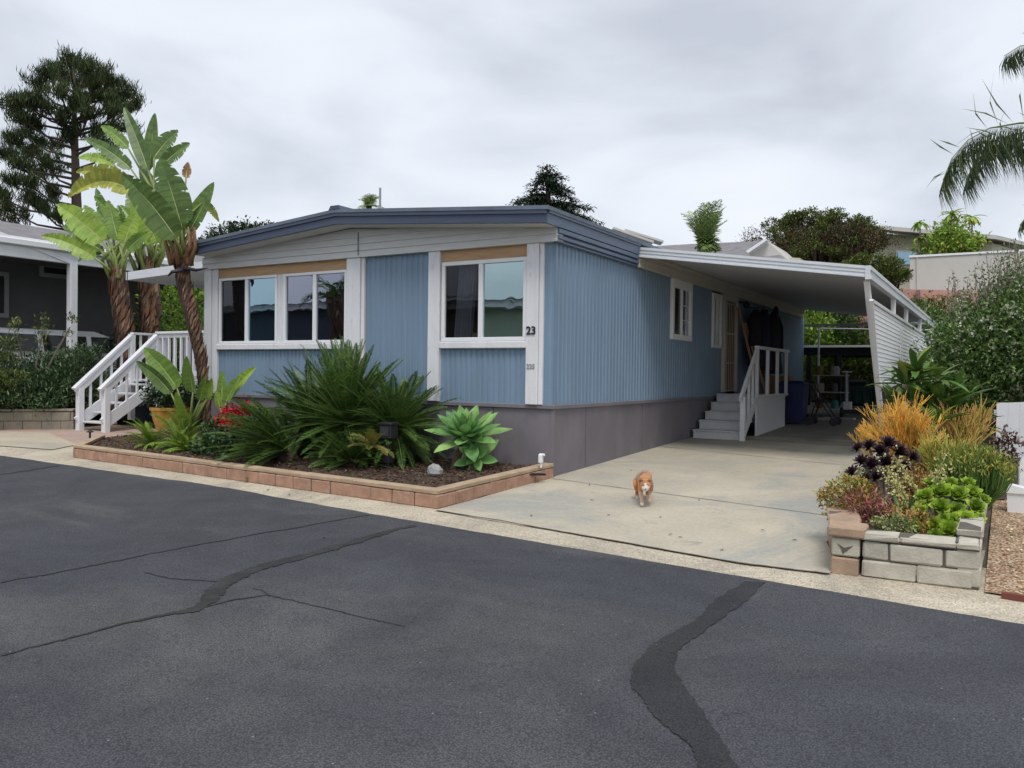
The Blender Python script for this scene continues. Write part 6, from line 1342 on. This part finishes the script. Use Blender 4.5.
# retaining wall and shrubs on the left
NW = thing('block_planter_wall', 'low tan block planter wall beside the white deck stairs', 'wall', (-14, -.2, 0))
wl0 = (-17.5, -2.3); wl1 = (-12.15, .75)
brick_run('block_courses', NW, wl0, wl1, BLOCKT, .42, .2, .2, -.02, .012, 2, .004); brick_run('cap_course', NW, wl0, wl1, BLOCKT, .6, .06, .22, .385, .012)
sheet('raised_bed', [(-17.6, -2.1), (-12.3, 1.0), (-12.4, 6), (-15.5, 6), (-15.5, 8), (-18, 8)], .38, SOIL)
OLD = leafmat('oleander_leaf', L3((.05, .10, .045), (.085, .15, .065), (.12, .20, .085), (.03, .065, .03), (.17, .25, .13)), .42, .15, .45, 1)
def lbush(label, blobs, n, size, mat=OLD, asp=.24, up=.7):
    r = thing('oleander_shrub', label, 'shrub', (blobs[0][0], blobs[0][1], gz(blobs[0][1])+.38), 'shrubs behind the tan block wall'); foliage('leaves', blobs, n, size, mat, r, 16, .14, asp, up, shell=.6); mb = MB(); b_ = Vector((blobs[0][0], blobs[0][1], gz(blobs[0][1])+.35)); limbs(mb, b_, [Vector(q[:3]) for q in blobs], .04, .015); mb.build('stems', STG, r)
lbush('large rounded green shrub next to the deck stairs', [pbx(75, 370, 18.8, .6, .38), pbx(55, 386, 18.4, .7, .4), pbx(85, 390, 18.6, .38, .4), pbx(45, 368, 18.8, .45, .28), pbx(88, 357, 19, .3, .16)], 12000, .12)
lbush('dark low shrub behind the middle of the tan block wall', [pbx(20, 390, 18.2, .7, .4), pbx(45, 397, 18, .6, .25)], 7000, .12)
lbush('green shrub at the picture edge behind the tan block wall', [pbx(-10, 378, 18, .8, .45), pbx(-30, 390, 17.6, .9, .4)], 6000, .12)
r = thing('spiral_euphorbia', 'upright column-like green shoots rising above the left shrubs', 'plant', tuple(px((30, 400), 18.2)))
foliage('shoots', [pbx(17, 333, 17.8, .12, .32), pbx(43, 330, 17.9, .12, .30), pbx(70, 327, 18, .09, .25), pbx(5, 345, 17.7, .2, .15), pbx(2, 358, 17.6, .3, .12), pbx(8, 378, 17.4, .35, .14)], 1500, .10, leafmat('olive_shoot', L3((.10, .14, .04), (.15, .19, .05), (.07, .10, .03)), .5, .1), r, 10, .05, .3, .9)
mb = MB()
for x, y in ((17, 333), (43, 330), (70, 327), (5, 345), (2, 358), (8, 378)): mb.tube([px((30, 400), 18.2), px((x, y), 17.8)], [.03, .015], 5)
mb.build('stems', STG, r)

# ================================================================== ACROSS THE STREET (seen in the window glass)
SAGE = paint('sage_wall', (.40, .44, .36, 1), .8, .08, 1)
for k, (x0, x1, y, zt, wm, lab) in enumerate(((-17, -3, -21, 4.5, SAGE, 'sage green home across the street reflected in the right window'), (-42, -20, -22.5, 4.9, NAVY, 'dark slate home across the street reflected in the left windows'))):
    r = thing('opposite_house', lab, 'house', ((x0+x1)/2, y, -.5)); mb = MB(); mb.box(x0, x1, y-10, y, -.6, zt-.3); mb.build('wall', wm, r); mb = MB(); mb.box(x0-.4, x1+.4, y-10, y+.7, zt-.3, zt-.05); mb.build('fascia', WHITE, r)
    mb = MB(); mb.prism([(x0-.5, y+.8, zt-.05), (x1+.5, y+.8, zt-.05), (x1+.5, y-5, zt+.6), (x0-.5, y-5, zt+.6)], (0, 0, .08)); mb.build('roof', GSH, r)
    for q in range(3):
        mb = MB(); xx = x0+2+q*(x1-x0)/3.3; mb.box(xx, xx+1.6, y+.01, y+.05, 1.0, 2.5); o = mb.build('window', BLACK, r)
r = thing('street_palm', 'stout palm trunk across the street mirrored in the middle window', 'palm', (-18.2, -15.5, -.5)); scaly_trunk(r, [Vector((-18.2, -15.5, -.5)), Vector((-18.1, -15.5, 2)), Vector((-18.2, -15.5, 4.2))], [.55, .5, .6], 300, .6, .2)
fronds('fronds', r, (-18.2, -15.5, 4.3), [(rnd.uniform(0, 6.28), rnd.uniform(-.3, .9), 2.2, .8) for _ in range(22)], SAGO, .4, 16, .05, .02)
# ================================================================== THE CAT ON THE DRIVEWAY
def cat():
    gp = G(644, 502.5); f = Vector((.44, -.90, 0)).normalized(); sd_ = Vector((f.y, -f.x, 0)); K = 1.22
    def W(a, b, c_): return gp + (f*a + sd_*b)*K + Vector((0, 0, c_*K))
    J = []; E_ = []; Rr = []
    def add(p, r, par=None):
        J.append(W(*p)-gp); Rr.append(r*K)
        if par is not None: E_.append((par, len(J)-1))
        return len(J)-1
    pel = add((-.18, 0, .222), .080); rump = add((-.245, 0, .21), .060, pel); mid = add((-.05, 0, .212), .088, pel); ch = add((.08, 0, .215), .082, mid); sh = add((.16, 0, .215), .068, ch); nk = add((.215, .0, .200), .050, sh); hd = add((.265, .012, .182), .056, nk); mz = add((.308, .015, .168), .030, hd); nz = add((.325, .016, .163), .018, mz)
    t1 = add((-.31, 0, .19), .02, rump); t2 = add((-.38, .0, .12), .017, t1); t3 = add((-.47, .0, .08), .014, t2)
    for sg, dx, lift in ((1, .035, 0), (-1, -.04, 0)):
        h = add((-.20+dx*.3, sg*.05, .19), .050, pel); k = add((-.14+dx, sg*.058, .13), .034, h); hk = add((-.25+dx, sg*.05, .075), .017, k); pw = add((-.215+dx, sg*.05, .016), .017, hk); add((-.18+dx, sg*.05, .013), .016, pw)
    for sg, dx, lift in ((1, .045, .0), (-1, -.03, .035)):
        h = add((.15, sg*.042, .18), .036, sh); e = add((.13+dx*.4, sg*.044, .125), .025, h); wr = add((.165+dx, sg*.036, .055+lift), .0165, e); pw = add((.175+dx, sg*.034, .018+lift*.8), .018, wr); add((.205+dx, sg*.034, .014+lift*.4), .017, pw)
    me = bpy.data.meshes.new('cat_skin'); me.from_pydata([tuple(p) for p in J], E_, []); o = bpy.data.objects.new('cat_tmp', me); COL.objects.link(o)
    m = o.modifiers.new('s', 'SKIN'); sv = me.skin_vertices[0].data
    for i, r in enumerate(Rr): sv[i].radius = (r, r)
    sv[pel].use_root = True; m.use_smooth_shade = True; m.branch_smoothing = .6
    s2 = o.modifiers.new('b', 'SUBSURF'); s2.levels = 2; s2.render_levels = 2
    dg = bpy.context.evaluated_depsgraph_get(); em = bpy.data.meshes.new_from_object(o.evaluated_get(dg)); bpy.data.objects.remove(o)
    vs = [v.co.copy() for v in em.vertices]; fs = [tuple(p.vertices) for p in em.polygons]; bpy.data.meshes.remove(em)
    mb = MB(); mb.add([v+gp for v in vs], fs)
    up = Vector((0, 0, 1)); hc = W(.265, .012, .185)
    for sg in (-1, 1):   # ears grow out of the head
        b0 = hc+sd_*sg*.034*K+up*.036*K-f*.005; tip = hc+sd_*sg*.052*K+up*.085*K-f*.008
        q = [b0+sd_*sg*.020*K-up*.008, b0-sd_*sg*.018*K+up*.010, b0-f*.022*K, tip]; mb.add(q, [(0, 1, 3), (1, 2, 3), (2, 0, 3), (0, 2, 1)])
    body = mb.build('cat', FUR, smooth=True, **T('ginger and white cat with dark patches walking down the driveway', 'cat'))
    base = Vector(body['_b']); ca = body.data.color_attributes.new('fur', 'FLOAT_COLOR', 'POINT'); from mathutils import noise as mn
    for i, v in enumerate(body.data.vertices):
        p = v.co+base-gp; a = p.dot(f)/K; b_ = p.dot(sd_)/K; z = p.z/K; q = mn.noise(p*9+Vector((3, 1, 2)))
        col = Vector((.52, .215, .065))*(1+.25*mn.noise(p*30)); st_ = math.sin(a*75+q*4)
        if st_ > .55 and z > .15: col *= .72
        if q > .16 and z > .19 and -.28 < a < .24: col = Vector((.075, .035, .018))
        if z < .035 or (z < .13 and abs(b_) < .02 and a > .05): col = Vector((.66, .58, .48))
        if a > .298 and z < .19 or (a > .26 and abs(b_-.013) < .010 and z < .215): col = Vector((.72, .66, .58))
        if a > .10 and z < .125: col = col.lerp(Vector((.64, .54, .42)), .6)
        ca.data[i].color = (*col, 1)
    eyes = MB()
    for sg in (-1, 1): e = W(.302, .013+sg*.021, .196); eyes.lathe(e-Vector((0, 0, .007)), [(.0005, 0), (.006, .003), (.0075, .007), (.006, .011), (.0005, .014)], 10)
    eyes.build('eyes', BLACK, body, smooth=True)
    n_ = MB(); e = W(.342, .016, .167); n_.lathe(e-Vector((0, 0, .006)), [(.0005, 0), (.007, .004), (.009, .009), (.0005, .012)], 8); n_.build('nose', paint('cat_nose', (.12, .04, .04, 1), .5, bmp=0), body, smooth=True)
FUR, nt_, b_, o_ = newmat('cat_fur')
at = nt_.nodes.new('ShaderNodeAttribute'); at.attribute_name = 'fur'
nt_.links.new(mix(nt_, 1.0, at.outputs['Color'], ramp(nt_, noise(nt_, 160, 4, .7), [(.3, (.7, .7, .7, 1)), (.7, (1.25, 1.25, 1.25, 1))]), 'MULTIPLY'), b_.inputs['Base Color']); b_.inputs['Roughness'].default_value = .9; b_.inputs['Sheen Weight'].default_value = .3
bump(nt_, b_, noise(nt_, 220, 3, .7), .8, .006)
cat()
# a few small leaves blown onto the driveway and road
LF = leafmat('fallen_leaf', L3((.12, .08, .04), (.20, .13, .06), (.07, .06, .03)), .8, .1)
P = []
for x, y in ((673, 534), (678, 537), (588, 485), (661, 517), (760, 530), (700, 500), (720, 550), (530, 515), (610, 515), (290, 494), (350, 500), (310, 497), (270, 489), (630, 470), (590, 500), (797, 540), (330, 530), (326, 537)): P.append(tuple(G(x, y, .012)))
P = np.array(P); cards('fallen_leaves', P, unit(len(P))*np.array([1, 1, .15]), unit(len(P))*.4+np.array([0, 0, 1]), .05, .022, LF, tags=dict(kind='stuff'))
for o in ALL:
    if "_b" in o: del o["_b"]
